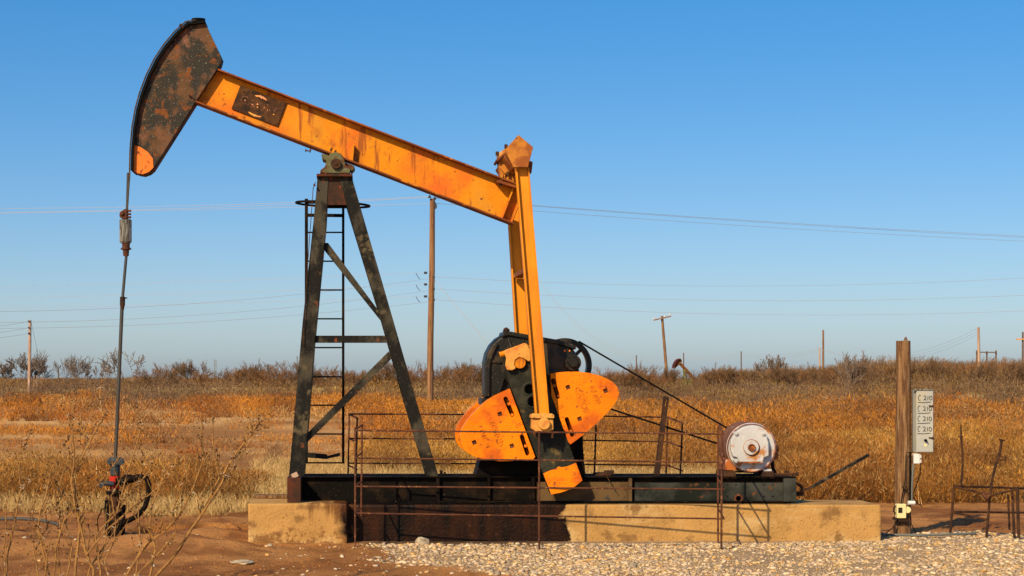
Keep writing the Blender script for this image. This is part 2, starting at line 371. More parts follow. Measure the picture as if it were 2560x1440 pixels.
def mixc(c1, c2, t): return c1 * (1 - t[..., None]) + c2 * t[..., None]
A = lambda *c: np.array(c)
n1 = fbm(GX * .8, GY * .8); n2 = fbm(GX * 3.1, GY * 3.1, 3)
gc = mixc(A(.38, .150, .044), A(.58, .255, .080), sstep(n1, .35, .65))
gc = mixc(gc, A(.27, .10, .032), sstep(n2, .52, .70) * .75)
gc = mixc(gc, A(.58, .40, .23), gravel_mask(GX, GY) * .85)
clear = sstep(GY, 28.5, 30.5)                                         # pale sandy flat beyond the near grass
strk = sstep(fbm(GX * .10 + 11, GY * .45), .40, .60)
gc = mixc(gc, mixc(A(.76, .41, .145), A(.42, .185, .055), strk), clear)
GU = topx(GX, GY); bareg = (GU < 960) & (GY < 110)
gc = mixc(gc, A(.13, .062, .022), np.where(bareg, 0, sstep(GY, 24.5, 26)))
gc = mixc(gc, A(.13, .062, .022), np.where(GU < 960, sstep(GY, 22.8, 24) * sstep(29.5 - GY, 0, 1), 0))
gc = mixc(gc, A(.30, .19, .08), sstep(GY, 150, 200))
# oil-darkened earth under the machine
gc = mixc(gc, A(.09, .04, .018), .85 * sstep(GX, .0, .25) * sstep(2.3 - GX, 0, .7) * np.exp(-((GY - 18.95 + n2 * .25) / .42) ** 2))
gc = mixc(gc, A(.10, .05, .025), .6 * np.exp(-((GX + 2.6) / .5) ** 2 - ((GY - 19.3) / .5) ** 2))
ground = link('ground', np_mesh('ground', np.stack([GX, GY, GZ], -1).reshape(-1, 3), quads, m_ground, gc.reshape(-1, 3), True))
tag(ground, 'flat reddish brown dirt plain with pale bare patches', 'ground', kind='structure')

# ------------------------------------------------------------------ gravel and stones
def stones(n_try, xr, yr, maskf, smin, smax, seed, zoff=0.0):
    r = np.random.default_rng(seed)
    X = r.uniform(*xr, n_try); Y = r.uniform(*yr, n_try)
    keep = r.random(n_try) < maskf(X, Y)
    X, Y = X[keep], Y[keep]; n = len(X)
    bm = bmesh.new(); bmesh.ops.create_icosphere(bm, subdivisions=0 if smax < .04 else 1, radius=1)
    bv = np.array([v.co[:] for v in bm.verts]); bf = np.array([[v.index for v in f.verts] for f in bm.faces]); bm.free()
    s = smin + (smax - smin) * r.random(n) ** 2.2
    sq = np.stack([r.uniform(.7, 1.3, n), r.uniform(.6, 1.1, n), r.uniform(.32, .62, n)], -1)
    V = bv[None] * sq[:, None] * (1 + r.uniform(-.38, .38, (n, len(bv), 1)))
    a = r.uniform(0, 6.28, n); c, sn = np.cos(a)[:, None], np.sin(a)[:, None]
    tl = r.uniform(-.5, .5, n)[:, None]
    x, y, z = V[..., 0], V[..., 1], V[..., 2]
    y, z = y * np.cos(tl) - z * np.sin(tl), y * np.sin(tl) + z * np.cos(tl)
    V = np.stack([x * c - y * sn, x * sn + y * c, z], -1) * s[:, None, None]
    V += np.stack([X, Y, height(X, Y) + s * .10 + zoff], -1)[:, None]
    pal = np.array([(.56, .38, .22), (.44, .32, .21), (.64, .47, .29), (.54, .34, .14), (.34, .26, .18), (.58, .40, .19), (.56, .29, .09)])
    cc = pal[r.choice(len(pal), n, p=[.24, .2, .16, .14, .12, .1, .04])] * r.uniform(.75, 1.3, (n, 1))
    F = bf[None] + (np.arange(n) * len(bv))[:, None, None]
    return V.reshape(-1, 3), F.reshape(-1, 3), np.repeat(cc, len(bv), 0)
def outside_pad(X, Y): return ~((Y > 18.68) & (Y < 20.2) & (X > -1.2) & (X < 5.4))
def joinm(parts):
    V, F, C = [], [], []; k = 0
    for v, f, c in parts: V.append(v); F.append(f + k); C.append(c); k += len(v)
    return np.concatenate(V), np.concatenate(F), np.concatenate(C)
gm = lambda X, Y: gravel_mask(X, Y) * outside_pad(X, Y) * (.25 + .75 * sstep(fbm(X * 1.1 + 5, Y * 1.1), .3, .55))
g1 = stones(26000, (-.6, 8.2), (15.0, 19.9), gm, .010, .034, 1)
g2 = stones(38000, (-.6, 8.2), (15.0, 19.9), gm, .005, .014, 2)
dirtc = np.array([(.36, .135, .036), (.46, .19, .055), (.28, .10, .03)])
g5 = stones(20000, (-4.8, 7.5), (15.0, 22), lambda X, Y: (1 - gravel_mask(X, Y)) * outside_pad(X, Y) * (.15 + sstep(fbm(X * 1.6, Y * 1.6), .35, .6)), .003, .014, 6)
g5 = (g5[0], g5[1], np.repeat(dirtc[np.random.default_rng(3).integers(0, 3, len(g5[0]) // 12)], 12, 0))
g3 = stones(900, (-4, 2.5), (15.0, 18.9), lambda X, Y: (.15 + .5 * sstep(X, -1.5, .5)) * outside_pad(X, Y), .008, .035, 3)
g4 = stones(900, (.1, 3.0), (18.2, 18.98), lambda X, Y: .6 * outside_pad(X, Y) , .012, .04, 4)
gv = link('gravel', np_mesh('gravel', *joinm([g1, g2, g3, g4])[:2], m_stone, joinm([g1, g2, g3, g4])[2]))
tag(gv, 'loose pale gravel spread in front of the concrete foundation', 'gravel', kind='stuff')
tag(link('dirt_clods', np_mesh('dirt_clods', g5[0], g5[1], m_stone, g5[2])), 'small crumbly clods scattered over the reddish dirt', 'dirt', kind='stuff')
p = P(1055, 1374, 18.45)
tag(MB().lump((p.x, p.y, gh(p.x, p.y) + .035), .062, 3, (1.15, .9, .8), .12, 2).build('rock', m_rock, loc=(p.x, p.y, 0)), 'big rounded pale rock lying in front of the stained foundation', 'rock')
for (a, b, r, s) in ((1395, 1432, .03, 5),):
    p = P(a - 60, b, 15.9); q = (p.x, p.y, gh(p.x, p.y) + .015)
    tag(MB().lump(q, r, s, (1.2, .9, .7), .15, 2).build('rock', m_rock, loc=q), 'single yellowish stone on bare dirt at the gravel edge', 'rock')
p = P(604, 1412, 16.6); q = (p.x, p.y, gh(p.x, p.y) + .01)
tag(MB().lump(q, .085, 9, (1.3, .8, .32), .2, 2).build('rock', m_rock, loc=q), 'flat brown slab of rock in the dirt at bottom left of the foundation', 'rock')

# ------------------------------------------------------------------ grass and brush (leaf sized faces)
def blades(cx, cy, R, H, n, w, colf, seed, frac_base=.45, twig=.35, jitter=.5, droop=.0):
    """cx,cy,R,H arrays per plant; n blades each; w blade width array"""
    r = np.random.default_rng(seed); m = len(cx); N = m * n
    e = lambda a: np.repeat(a, n)
    X, Y, R_, H_, W_ = e(cx), e(cy), e(R), e(H), e(w)
    a = r.uniform(0, 6.283, N); rad = np.sqrt(r.random(N))
    isb = r.random(N) < frac_base
    hz = r.random(N) ** .8; dzt = r.normal(.55, .5, N)
    br = R_ * rad * np.where(isb, .35, np.sqrt(np.clip(1.05 - (hz * 1.0 - .35) ** 2 * 1.6, .05, 1)))
    x0 = X + np.cos(a) * br; y0 = Y + np.sin(a) * br
    z0 = np.where(isb, 0, H_ * hz * .75)
    out = np.where(isb, .55, .7) * rad
    dx = np.cos(a) * out + r.normal(0, jitter * .5, N); dy = np.sin(a) * out + r.normal(0, jitter * .5, N); dz = np.where(isb, np.abs(r.normal(1, .35, N)), np.where(hz < .3, np.abs(dzt), dzt))
    L = np.where(isb, H_ * r.uniform(.55, 1.0, N), H_ * twig * r.uniform(.5, 1.2, N)) / np.sqrt(dx ** 2 + dy ** 2 + dz ** 2)
    x1, y1, z1 = x0 + dx * L, y0 + dy * L, z0 + dz * L
    t = r.uniform(0, 6.283, N); sx, sy = np.cos(t) * W_ / 2, np.sin(t) * W_ / 2 * .5
    g = height(X, Y)
    V = np.stack([np.stack([x0 - sx, y0 - sy, z0 + g], -1), np.stack([x0 + sx, y0 + sy, z0 + g], -1), np.stack([x1, y1, z1 + g], -1)], 1)
    c = colf(X, Y, r, N)
    return V.reshape(-1, 3), np.arange(3 * N).reshape(-1, 3), np.repeat(c, 3, 0)

def scatter(seed, n, Y0, Y1, u0, u1):
    r = np.random.default_rng(seed)
    Y = np.sqrt(r.uniform(Y0 ** 2, Y1 ** 2, n)); u = r.uniform(u0, u1, n)
    return (u - CX) * Y / FPX, Y, u, r
def pick(m, *arrs): return [a[m] for a in arrs]

def pf(X, Y, lo=.62, hi=1.2):            # one random tone per plant
    h = np.modf(np.abs(np.sin(X * 127.1 + Y * 311.7) * 43758.5))[0]; return (lo + (hi - lo) * h)[:, None]
def col_gold(X, Y, r, N):
    t = r.random(N); nz = fbm(X * .35, Y * .35)
    c = mixc(A(.62, .29, .05), A(.40, .145, .022), sstep(nz, .42, .56)); c = mixc(c, A(.22, .085, .02), sstep(fbm(X * 1.1 + 7, Y * 1.1), .50, .62) * .85)
    c = mixc(c, A(.68, .43, .16), sstep(t, .80, 1.0))
    c = mixc(c, A(.13, .06, .02), sstep(t, .35, 0) * .9)
    return c * pf(X, Y)
def col_far(X, Y, r, N):
    nz = fbm(X * .12, Y * .12); t = r.random(N)
    c = mixc(A(.66, .25, .028), A(.40, .125, .016), sstep(nz, .42, .56)); c = mixc(c, A(.20, .07, .016), sstep(fbm(X * .3 + 7, Y * .3), .50, .62) * .85); c = mixc(c, A(.62, .40, .16), sstep(fbm(X * .22 + 27, Y * .22), .60, .70) * .8)
    c = mixc(c, A(.25, .16, .09), (t < .15) * .8)
    c = mixc(c, A(.13, .055, .018), (t > .75) * .8)
    return c * pf(X, Y, .65, 1.2)
def col_pale(X, Y, r, N):
    c = mixc(A(.64, .43, .18), A(.42, .235, .075), r.random(N)); return c * pf(X, Y, .7, 1.15)
def col_brush(X, Y, r, N):
    nz = fbm(X * .05, Y * .05)
    c = mixc(A(.27, .16, .08), A(.36, .18, .038), sstep(nz, .45, .6)); c = mixc(c, A(.20, .115, .07), sstep(fbm(X * .12 + 3, Y * .12), .5, .62))
    c = mixc(c, A(.28, .19, .12), (r.random(N) < .2) * .8)
    c = mixc(c, A(.09, .045, .022), (r.random(N) < .3) * .8)
    return c * pf(X, Y, .6, 1.2)

parts = []
# near pale short grass
X, Y, u, r = scatter(11, 9000, 21.6, 36, -500, 2900)
edge = np.where(u < 640, 22.3, np.where(u < 1950, 24.0, 24.4)) + (fbm(X * .9, Y * .3 + 4) - .5) * 2.0
pale = (Y > edge) & (((u < 640) & (Y < 26.0)) | ((u >= 640) & (u < 1900) & (Y > 24)) )
X, Y, u = pick(pale, X, Y, u)
parts.append(blades(X, Y, np.full(len(X), .20), .12 + .22 * fbm(X * 2, Y * 2), 40, np.full(len(X), .009), col_pale, 12, .6, .5, 1.2))
# near golden weeds: bushy domes of fine twigs
X, Y, u, r = scatter(13, 4200, 22.5, 40, -500, 2950)
nz = fbm(X * .7 + 3, Y * .7)
edge = np.where(u < 640, 24.0, np.where(u < 1950, 31.5, 24.9)) + (fbm(X * .8, 9.0 + Y * 0) - .5) * 1.6
farl = 29.0 + (fbm(X * .5, Y * .2) - .5) * 4 + 70 * sstep(u, 880, 1000)
keep = (Y > edge) & (Y < farl) & (nz > .25)
X, Y, u, nz = pick(keep, X, Y, u, nz)
H = (.30 + .8 * (nz - .2)) * (1 + .2 * sstep(u, 1900, 2200)) * np.random.default_rng(6).uniform(.75, 1.2, len(X))
parts.append(blades(X, Y, .26 + .24 * nz, H, 430, np.full(len(X), .0105), col_gold, 14, .07, .15, 1.3))
# middle field
X, Y, u, r = scatter(15, 7000, 38, 122, -700, 3200)
nz = fbm(X * .25 + 3, Y * .25)
cl = (u < 930 + (fbm(X * .4, Y * .1) - .5) * 260)
bare = cl & (Y < 76 + 30 * sstep(540 - u, 0, 90) + (fbm(X * .15, 3 + Y * 0) - .5) * 12) & ~((Y > 60) & (u < 520) & (fbm(X * .3 + 5, Y * .22) > .62)) & ~((u > 280) & (u < 500) & (Y > 46) & (Y < 53))
pass
lim = 118 - 42 * sstep(u, 1350, 1600) + (fbm(X * .16, 7 + Y * 0) - .5) * 90
keep = ~bare & (nz > .33) & (Y < lim)
X, Y, u, nz = pick(keep, X, Y, u, nz)
parts.append(blades(X, Y, .45 + .6 * nz, (.35 + 1.5 * (nz - .2)) * np.random.default_rng(8).uniform(.6, 1.3, len(X)), 170, .010 + .00022 * Y, col_far, 16, .08, .17, 1.3))
# low tufts in strips across the bare flat
X, Y, u, r = scatter(37, 2600, 33, 82, -500, 950)
keep = (fbm(X * .10 + 40, Y * .55) > .635) & (r.random(len(X)) < .8)
X, Y, u = pick(keep, X, Y, u)
parts.append(blades(X, Y, .25 + .25 * r.random(len(X)), .12 + .30 * r.random(len(X)) * sstep(Y, 34, 60), 110, .009 + .0002 * Y, col_far, 38, .1, .3, 1.3))
# rounded bushes standing out of the field
X, Y, u, r = scatter(33, 900, 44, 118, -500, 3100)
nz = fbm(X * .16 + 13, Y * .16)
keep = (nz > .44) & ((u > 980) | (Y > np.where(u < 560, 106, 80))) & (Y < 116 - 30 * sstep(u, 1350, 1600) + (fbm(X * .16, 7 + Y * 0) - .5) * 90)
X, Y, u, nz = pick(keep, X, Y, u, nz)
k_ = np.random.default_rng(9).uniform(.7, 1.35, len(X))
parts.append(blades(X, Y, .75 * k_, .85 * k_, 420, .009 + .0002 * Y, lambda X, Y, r, N: mixc(A(.72, .28, .03), A(.52, .185, .022), r.random(N)) * pf(X, Y, .7, 1.15), 34, .05, .13, 1.3))
V, F, C = joinm(parts)
tag(link('dry_grass', np_mesh('dry_grass', V, F, m_grass, C)), 'golden brown dry weeds and grass covering the plain', 'grass', kind='stuff')

parts = []
# grey brown thicket: low on the left, tall on the right
X, Y, u, r = scatter(21, 7500, 68, 300, -500, 3000)
nz = fbm(X * .06 + 8, Y * .06)
yt = np.interp(u, [0, 1200, 1350, 1480, 1560, 1740, 1800, 1950, 2080, 2180, 2300, 2560], [938, 932, 925, 925, 928, 934, 915, 912, 905, 892, 888, 886])
lim = 114 - 44 * sstep(u, 1350, 1600) + (fbm(X * .16, 7 + Y * 0) - .5) * 90
keep = (Y > lim) & ((u > 1250) | (nz > .36)) & ~((u < 1250) & (Y > 165) & (Y < 225))
X, Y, u, nz, yt = pick(keep, X, Y, u, nz, yt)
H = (1.7 + (945 - yt) * np.maximum(Y, 120) / FPX) * (.50 + .50 * sstep(Y, 75, 170)) * np.random.default_rng(5).uniform(.62, 1.06, len(X))
H *= 1 - .35 * ((u > 1640) & (u < 1760) & (Y < 215))
parts.append(blades(X, Y, .5 + .5 * H, H, 130, .012 + .00020 * Y, col_brush, 22, .12, .17, 1.3))
# rounded clumps of scrub
X, Y, u, r = scatter(35, 520, 110, 240, 1250, 3100)
yt = np.interp(u, [1200, 1350, 1480, 1560, 1740, 1800, 1950, 2080, 2180, 2300, 2560], [930, 922, 922, 926, 932, 910, 904, 895, 880, 876, 874])
k_ = np.random.default_rng(10).uniform(.6, 1.1, len(X)); Hc = (1.7 + (945 - yt) * np.maximum(Y, 130) / FPX) * k_ * (.55 + .45 * sstep(Y, 110, 170)) * (1 - .4 * ((u > 1640) & (u < 1760) & (Y < 215)))
def col_clump(X, Y, r, N):
    t = np.modf(np.abs(np.sin(X * 12.7 + Y * 31.1) * 4375.5))[0]
    c = mixc(A(.30, .155, .055), A(.34, .20, .05), sstep(t, .3, .5)); c = mixc(c, A(.26, .16, .095), sstep(t, .6, .8))
    return c * pf(X, Y, .6, 1.25)
parts.append(blades(X, Y, Hc * .75, Hc, 520, .010 + .0002 * Y, col_clump, 36, .05, .12, 1.3))
V, F, C = joinm(parts)
tag(link('brush_thicket', np_mesh('brush_thicket', V, F, m_brush, C)), 'grey brown leafless thicket stretching along the horizon', 'brush', kind='stuff')
# pale strip of far pasture
X, Y, u, r = scatter(23, 2600, 170, 235, -500, 1500)
V, F, C = blades(X, Y, np.full(len(X), 1.6), np.full(len(X), .6), 30, np.full(len(X), .12), lambda X, Y, r, N: A(.55, .38, .14) * r.uniform(.8, 1.1, (N, 1)), 24, .8, .5, .8)
tag(link('pasture_grass', np_mesh('pasture_grass', V, F, m_grass, C)), 'pale straw coloured pasture strip far out on the plain', 'grass', kind='stuff')

# ------------------------------------------------------------------ bare trees
def gen_tree(seed, H, spread=.5, stems=3, minr=.02, r0=.09, levels=5, lean=.0, dense=3, droop=0):
    rd = random.Random(seed); tr = []; cr = []
    def seg(lst, a, b, ra, rb):
        d = (b - a); 
        if d.length < 1e-4: return
        d.normalize(); s = d.cross(Vector((rd.uniform(-1, 1), rd.uniform(-1, 1), .3))).normalized(); t = s.cross(d)
        if ra > minr * 1.6:
            k = 4
            va = [a + (s * math.cos(q * 6.283 / k) + t * math.sin(q * 6.283 / k)) * ra for q in range(k)]
            vb = [b + (s * math.cos(q * 6.283 / k) + t * math.sin(q * 6.283 / k)) * rb for q in range(k)]
            for q in range(k): lst += [va[q], va[(q + 1) % k], vb[(q + 1) % k], va[q], vb[(q + 1) % k], vb[q]]
        else:
            lst += [a - s * ra, a + s * ra, b + s * rb * .5, a - t * ra, a + t * ra, b - t * rb * .5]
    def grow(p, d, L, r, lv):
        n = 3; 
        for i in range(n):
            d = (d + Vector((rd.uniform(-.28, .28), rd.uniform(-.28, .28), rd.uniform(-.1, .16)))).normalized()
            q = p + d * (L / n); r1 = max(minr * .7, r * .86)
            seg(tr if lv <= 1 else cr, p, q, r, r1); p, r = q, r1
            if lv < levels and i > 0 or (lv < levels and lv > 1):
                for _ in range(1 if lv < 2 else rd.choice((1, 1, 2)) if dense > 2 else 1):
                    ax = Vector((rd.uniform(-1, 1), rd.uniform(-1, 1), rd.uniform(-.2, .5)))
                    nd = (d + ax.normalized() * rd.uniform(.5, .95)).normalized()
                    grow(p, nd, L * rd.uniform(.5, .78), max(minr * .7, r * .6), lv + 1)
        if lv < levels: grow(p, d, L * .7, r * .8, lv + 1)
    for k in range(stems):
        a = rd.uniform(0, 6.28); s = spread * rd.uniform(.5, 1.2)
        d = Vector((math.cos(a) * s + lean, math.sin(a) * s, 1)).normalized()
        grow(Vector((math.cos(a) * .12, math.sin(a) * .12, -.15)), d, H * .42, r0 * rd.uniform(.7, 1.1), 0)
    out = []
    zmax = max(v.z for v in tr + cr); sc = H / zmax
    for nm, l in (('trunk', tr), ('crown', cr)):
        co = np.array([(v.x * sc, v.y * sc, v.z * sc) for v in l]); out.append(co)
    return out
def tree_mesh(seed, mat, **k):
    a, b = gen_tree(seed, 1.0 * k.pop('H'), **k)
    f = lambda nm, c: np_mesh(nm, c, np.arange(len(c)).reshape(-1, 3), mat)
    return f('trunk', a), f('crown', b)
def place_tree(meshes, u, Y, sc, rz, label, group, name='bare_tree', cat='tree', sxy=1.0):
    X = (u - CX) * Y / FPX
    t = thing(name, (X, Y, gh(X, Y)), label, cat, group)
    t.rotation_euler = (0, 0, rz); t.scale = (sc * sxy, sc * sxy, sc)
    link('trunk', meshes[0], t); link('crown', meshes[1], t)
    return t
T = {}
T['round'] = tree_mesh(101, m_bark, H=5, spread=.7, stems=4, minr=.085, levels=4, dense=3)
T['fan'] = tree_mesh(102, m_bark, H=6, spread=.9, stems=8, minr=.085, levels=4, dense=2)
T['lean'] = tree_mesh(103, m_bark, H=5, spread=.3, stems=1, minr=.085, levels=4, dense=2, lean=.4)
T['thin'] = tree_mesh(104, m_bark, H=6, spread=.15, stems=2, minr=.085, levels=3, dense=2)
T['fork'] = tree_mesh(105, m_bark, H=6, spread=.45, stems=3, minr=.085, levels=3, dense=2)
T['mesq'] = tree_mesh(106, m_barkb, H=3.5, spread=.7, stems=8, minr=.024, r0=.06, levels=4, dense=3)
T['mesq2'] = tree_mesh(107, m_barkr, H=3.5, spread=.9, stems=9, minr=.024, r0=.05, levels=4, dense=3)
T['mesq3'] = tree_mesh(108, m_barkb, H=3.5, spread=.6, stems=6, minr=.024, r0=.07, levels=4, dense=3)
GL = 'bare trees on the left horizon'
def hfor(ytop, Y, kH): return (CH + (CY - ytop) * Y / FPX) / kH
left_trees = [
    (12, 910, 'round', 0.2, 'small round bare tree at the left edge of the horizon', 1.0),
    (62, 890, 'fan', 0.0, 'widest bare tree fanning out right beside the left utility pole', 1.1),
    (99, 882, 'thin', .5, 'tall slim twiggy tree just right of the left utility pole', .8),
    (126, 900, 'lean', 2.6, 'bent bare tree leaning left, second right of the left utility pole', 1.0),
    (152, 898, 'fork', 1.0, 'forked dead tree between the leaning tree and the straight dead stick', 1.0),
    (165, 905, 'thin', 2.2, 'straight dead stick of a tree in the left row', .5),
    (176, 897, 'thin', .1, 'slender dead tree near the middle of the left row', .7),
    (190, 894, 'fork', 2.4, 'dead forked tree with two tall limbs in the middle of the left row', 1.0),
    (204, 906, 'round', 2.0, 'small bushy crowned dead tree right of the two-limbed one', .6),
    (229, 902, 'lean', .5, 'crooked dead tree standing alone left of the polished rod', .8),
    (256, 915, 'lean', 1.2, 'low thin dead tree just left of the polished rod', .8),
    (273, 912, 'thin', 1.9, 'slight dead sapling touching the polished rod in the view', .8)]
for i, (u, yt, k, rz, lab, sxy) in enumerate(left_trees):
    Y = 270 + (i * 37) % 40; H0 = {'round': 5, 'fan': 6, 'lean': 5, 'thin': 6, 'fork': 6}[k]
    place_tree(T[k], u, Y, hfor(945 - (945 - yt) * 1.2, Y, H0), rz, lab, GL, sxy=sxy)
place_tree(T['fork'], 330, 250, hfor(868, 250, 6), 4.0, 'tallest dead tree with two pale upright limbs right of the polished rod', GL, sxy=1.2)
GB = 'leafless mesquites along the horizon'
mesq = [(372, 922, 190), (395, 908, 190), (425, 912, 185), (480, 900, 180), (508, 922, 175), (570, 912, 170), (595, 922, 170), (618, 910, 165), (650, 902, 165), (678, 915, 165), (705, 898, 160), (735, 900, 160), (768, 915, 160), (835, 915, 170),
        (870, 908, 175), (905, 915, 170), (940, 920, 165), (975, 915, 165), (1010, 900, 165), (1045, 896, 160), (1100, 902, 170), (1135, 912, 165), (1160, 906, 160), (1185, 900, 165), (1215, 896, 160), (1240, 905, 160)]
for i, (u, yt, Y) in enumerate(mesq):
    k = ('mesq', 'mesq2', 'mesq3')[i % 3]; side = 'left of' if u < 760 else 'behind the ladder of' if u < 920 else 'between post and gearbox of'
    place_tree(T[k], u, Y, hfor(945 - (945 - yt) * (.62, 1.18, .85, 1.05, .7)[i % 5], Y, 3.5), i * 1.3, 'low leafless mesquite on the horizon ' + side + ' the pump jack', GB, 'mesquite_tree')
mesr = [(1525, 908, 150), (1560, 915, 150), (1600, 902, 160), (1625, 914, 150), (1660, 918, 160), (1780, 900, 150), (1810, 912, 150), (1840, 906, 150), (1880, 908, 150), (1965, 905, 150), (1990, 898, 140), (2025, 900, 150), (2085, 895, 150), (2150, 885, 140), (2170, 872, 150),
        (2215, 895, 150), (2300, 885, 150), (2330, 888, 150), (2400, 885, 150), (2425, 895, 140), (2475, 888, 150), (2515, 885, 150), (2555, 888, 140), (2600, 885, 150)]
for i, (u, yt, Y) in enumerate(mesr):
    k = ('mesq2', 'mesq', 'mesq3')[i % 3]
    lab = 'leafless mesquite rising above the thicket ' + ('behind the belts and motor' if u < 1900 else 'between motor and wooden post' if u < 2240 else 'right of the wooden post')
    place_tree(T[k], u, Y, hfor(yt, Y, 3.5), i * 1.7, lab, 'mesquites in the right-hand thicket', 'mesquite_tree')
place_tree(T['round'], 1925, 170, hfor(888, 170, 5), .7, 'bare spreading tree above the thicket right of the distant pump jack', 'mesquites in the right-hand thicket', sxy=.9)
place_tree(T['fork'], 2112, 120, hfor(872, 120, 6), 1.7, 'darkest and tallest upright bare tree right of the twin poles', 'mesquites in the right-hand thicket', sxy=.9)
# bushes near
place_tree(tree_mesh(109, m_barkb, H=.9, spread=1.1, stems=9, minr=.003, r0=.010, levels=3, dense=2), 590, 33, 1.05, 0, 'low grey leafless bush in the grass left of the samson post', None, 'bare_bush', 'bush')
X, Y = (2432 - CX) * 95 / FPX, 95.0
V, F, C = blades(np.array([X]), np.array([Y]), np.array([.75]), np.array([1.1]), 900, np.array([.03]), lambda X, Y, r, N: A(.55, .38, .18) * r.uniform(.7, 1.2, (N, 1)), 31, .2, .25, 1.3)
tag(link('tumbleweed', np_mesh('tumbleweed', V - A(X, Y, 0), F, m_grass, C), loc=(X, Y, 0)), 'pale round tumbleweed resting in the grass beyond the control box', 'tumbleweed')
for i, (u, Y, n_) in enumerate(((160, 100, 'low dry weed clump on the bare flat right of the left utility pole'), (75, 72, 'dry weed tuft on the bare flat below the left utility pole'), (30, 80, 'dark dry weed tuft at the left edge of the bare flat'), (470, 41, 'tiny grey weed tuft on the bare flat near the samson post'))):
    X = (u - CX) * Y / FPX; k = .22 + .008 * Y if i < 3 else .2
    V, F, C = blades(X + np.array([-k, 0, k]) * .8, Y + np.array([0., .3, .1]), np.full(3, k * .8), np.full(3, k * .7), 160, np.full(3, .0004 * Y), col_far, 40 + i, .3, .4, .9)
    tag(link('weed_tuft', np_mesh('weed_tuft', V - A(X, Y, 0), F, m_grass, C), loc=(X, Y, 0)), n_, 'weed')

# ------------------------------------------------------------------ concrete foundation
fo = thing('concrete_foundation', (0, 19, 0), 'long tan concrete foundation, oil blackened in the middle, under the pump jack', 'foundation')
b = MB(); b.box((860 - CX) * 19 / FPX, (2203 - CX) * 19 / FPX, 19.0, 19.80, -.25, P(0, 1262, 19).z)
o = b.build('foundation_slab', m_conc, fo, bevel=.018, seg=2)
b = MB(); b.box((620 - CX) * 18.73 / FPX, (868 - CX) * 18.73 / FPX, 18.73, 20.1, -.25, P(0, 1259, 18.73).z)
b.build('end_block', m_conc, fo, bevel=.02, seg=2)
b = MB(); q = P(625, 1259, 18.73)
b.box(q.x, q.x + .36, 19.5, 19.72, q.z + .002, q.z + .035)
tag(b.build('wooden_plank', m_wood, loc=(q.x, 19.5, q.z), bevel=.004), 'weathered wooden plank lying on the left end of the foundation', 'plank')

# ------------------------------------------------------------------ pump jack
pj = thing('pump_jack', (P(1100, 0, 19.5).x, 19.5, P(0, 1262, 19).z), 'large orange and black pump jack, nearest one, on the concrete foundation', 'pump jack')
ZT = P(0, 1259, 19.15).z       # foundation top
# skid
sk = MB(); xl, xr = P(752, 0, 19.13).x, P(1990, 0, 19.13).x
zt, zb = P(0, 1191, 19.13).z, P(0, 1256, 19.13).z
for (yf, yw) in ((19.13, 19.20), (19.70, 19.62)):
    lo, hi = min(yf, yw), max(yf, yw)
    s = 1 if yf < 19.4 else -1
    y0, y1 = (yf, yf + s * .15); y0, y1 = min(y0, y1), max(y0, y1)
    sk.box(xl, xr, y0, y1, zt - .012, zt); sk.box(xl, xr, y0, y1, zb, zb + .014)
    sk.box(xl, xr, yw - .006, yw + .006, zb + .0141, zt - .0121)
skid = sk.build('skid', m_black, pj, bevel=.002)
for (u, w) in ((1095, 4), (1222, 3), (1333, 4), (1576, 4)):
    b = MB(); b.boxp(u - w, 1195, u + w, 1253, 19.135, 19.193); b.build('stiffener', m_black if u < 1500 else m_skidb, skid)
MB().boxp(1340, 1205, 1571, 1252, 19.185, 19.193).build('side_plate', m_skidb, skid)
b = MB(); b.boxp(1587, 1207, 1960, 1252, 19.175, 19.194); sp_ = b.build('side_plate', m_skid, skid, bevel=.002)
b = MB()
for u in (1819, 1840, 1910, 1932):
    for v in (1212, 1241): b.disc(u, v, 19.172, 19.176, .008, 10)
b.build('bolt_hole', m_belt, skid)
b = MB(); b.lathe_y(1846, 1246, [(19.172, .045), (19.165, .05), (19.165, .028), (19.172, .026)], 20); b.build('cable_hole', m_rust, skid)
b = MB(); b.boxp(1960, 1196, 1991, 1254, 19.12, 19.17); b.box(P(1984, 0, 19.12).x, P(1992, 0, 19.12).x, 19.1701, 19.7, zb, zt - .02)
b.build('end_plate', m_skid, skid, bevel=.002)
b = MB(); b.boxp(718, 1194, 752, 1257, 18.84, 20.0); b.build('cross_beam', m_gusset, skid, bevel=.003)
b = MB()
for (u, v, w, h) in ((727, 1190, 5, 8), (745, 1188, 4, 8)): b.boxp(u - w / 2, v - h / 2, u + w / 2, v + h / 2, 18.9, 18.93)
b.build('anchor_bolt', m_drust, skid)
b = MB(); q = P(737, 1190, 18.88); b.bar(q + Vector((-.03, 0, -.005)), q + Vector((.025, .02, .02)), .05, .03); b.build('wood_wedge', m_polep, skid)
b = MB(); b.boxp(1100, 1176, 1107, 1190, 19.16, 19.19); b.boxp(1110, 1180, 1115, 1190, 19.16, 19.19); b.build('anchor_bolt', m_black, skid)
# things on the skid right of the gearbox
b = MB(); b.boxp(1487, 1182, 1530, 1190, 19.35, 19.5); b.boxp(1512, 1176, 1535, 1190, 19.25, 19.3); b.disc(1524, 1184, 19.2, 19.25, .025); b.disc(1509, 1186, 19.22, 19.25, .014)
b.tube([P(1515, 1187, 19.15), P(1525, 1205, 19.1), P(1537, 1226, 19.1)], .004, 6)
b.build('brake_linkage', m_drust, skid, bevel=.003)
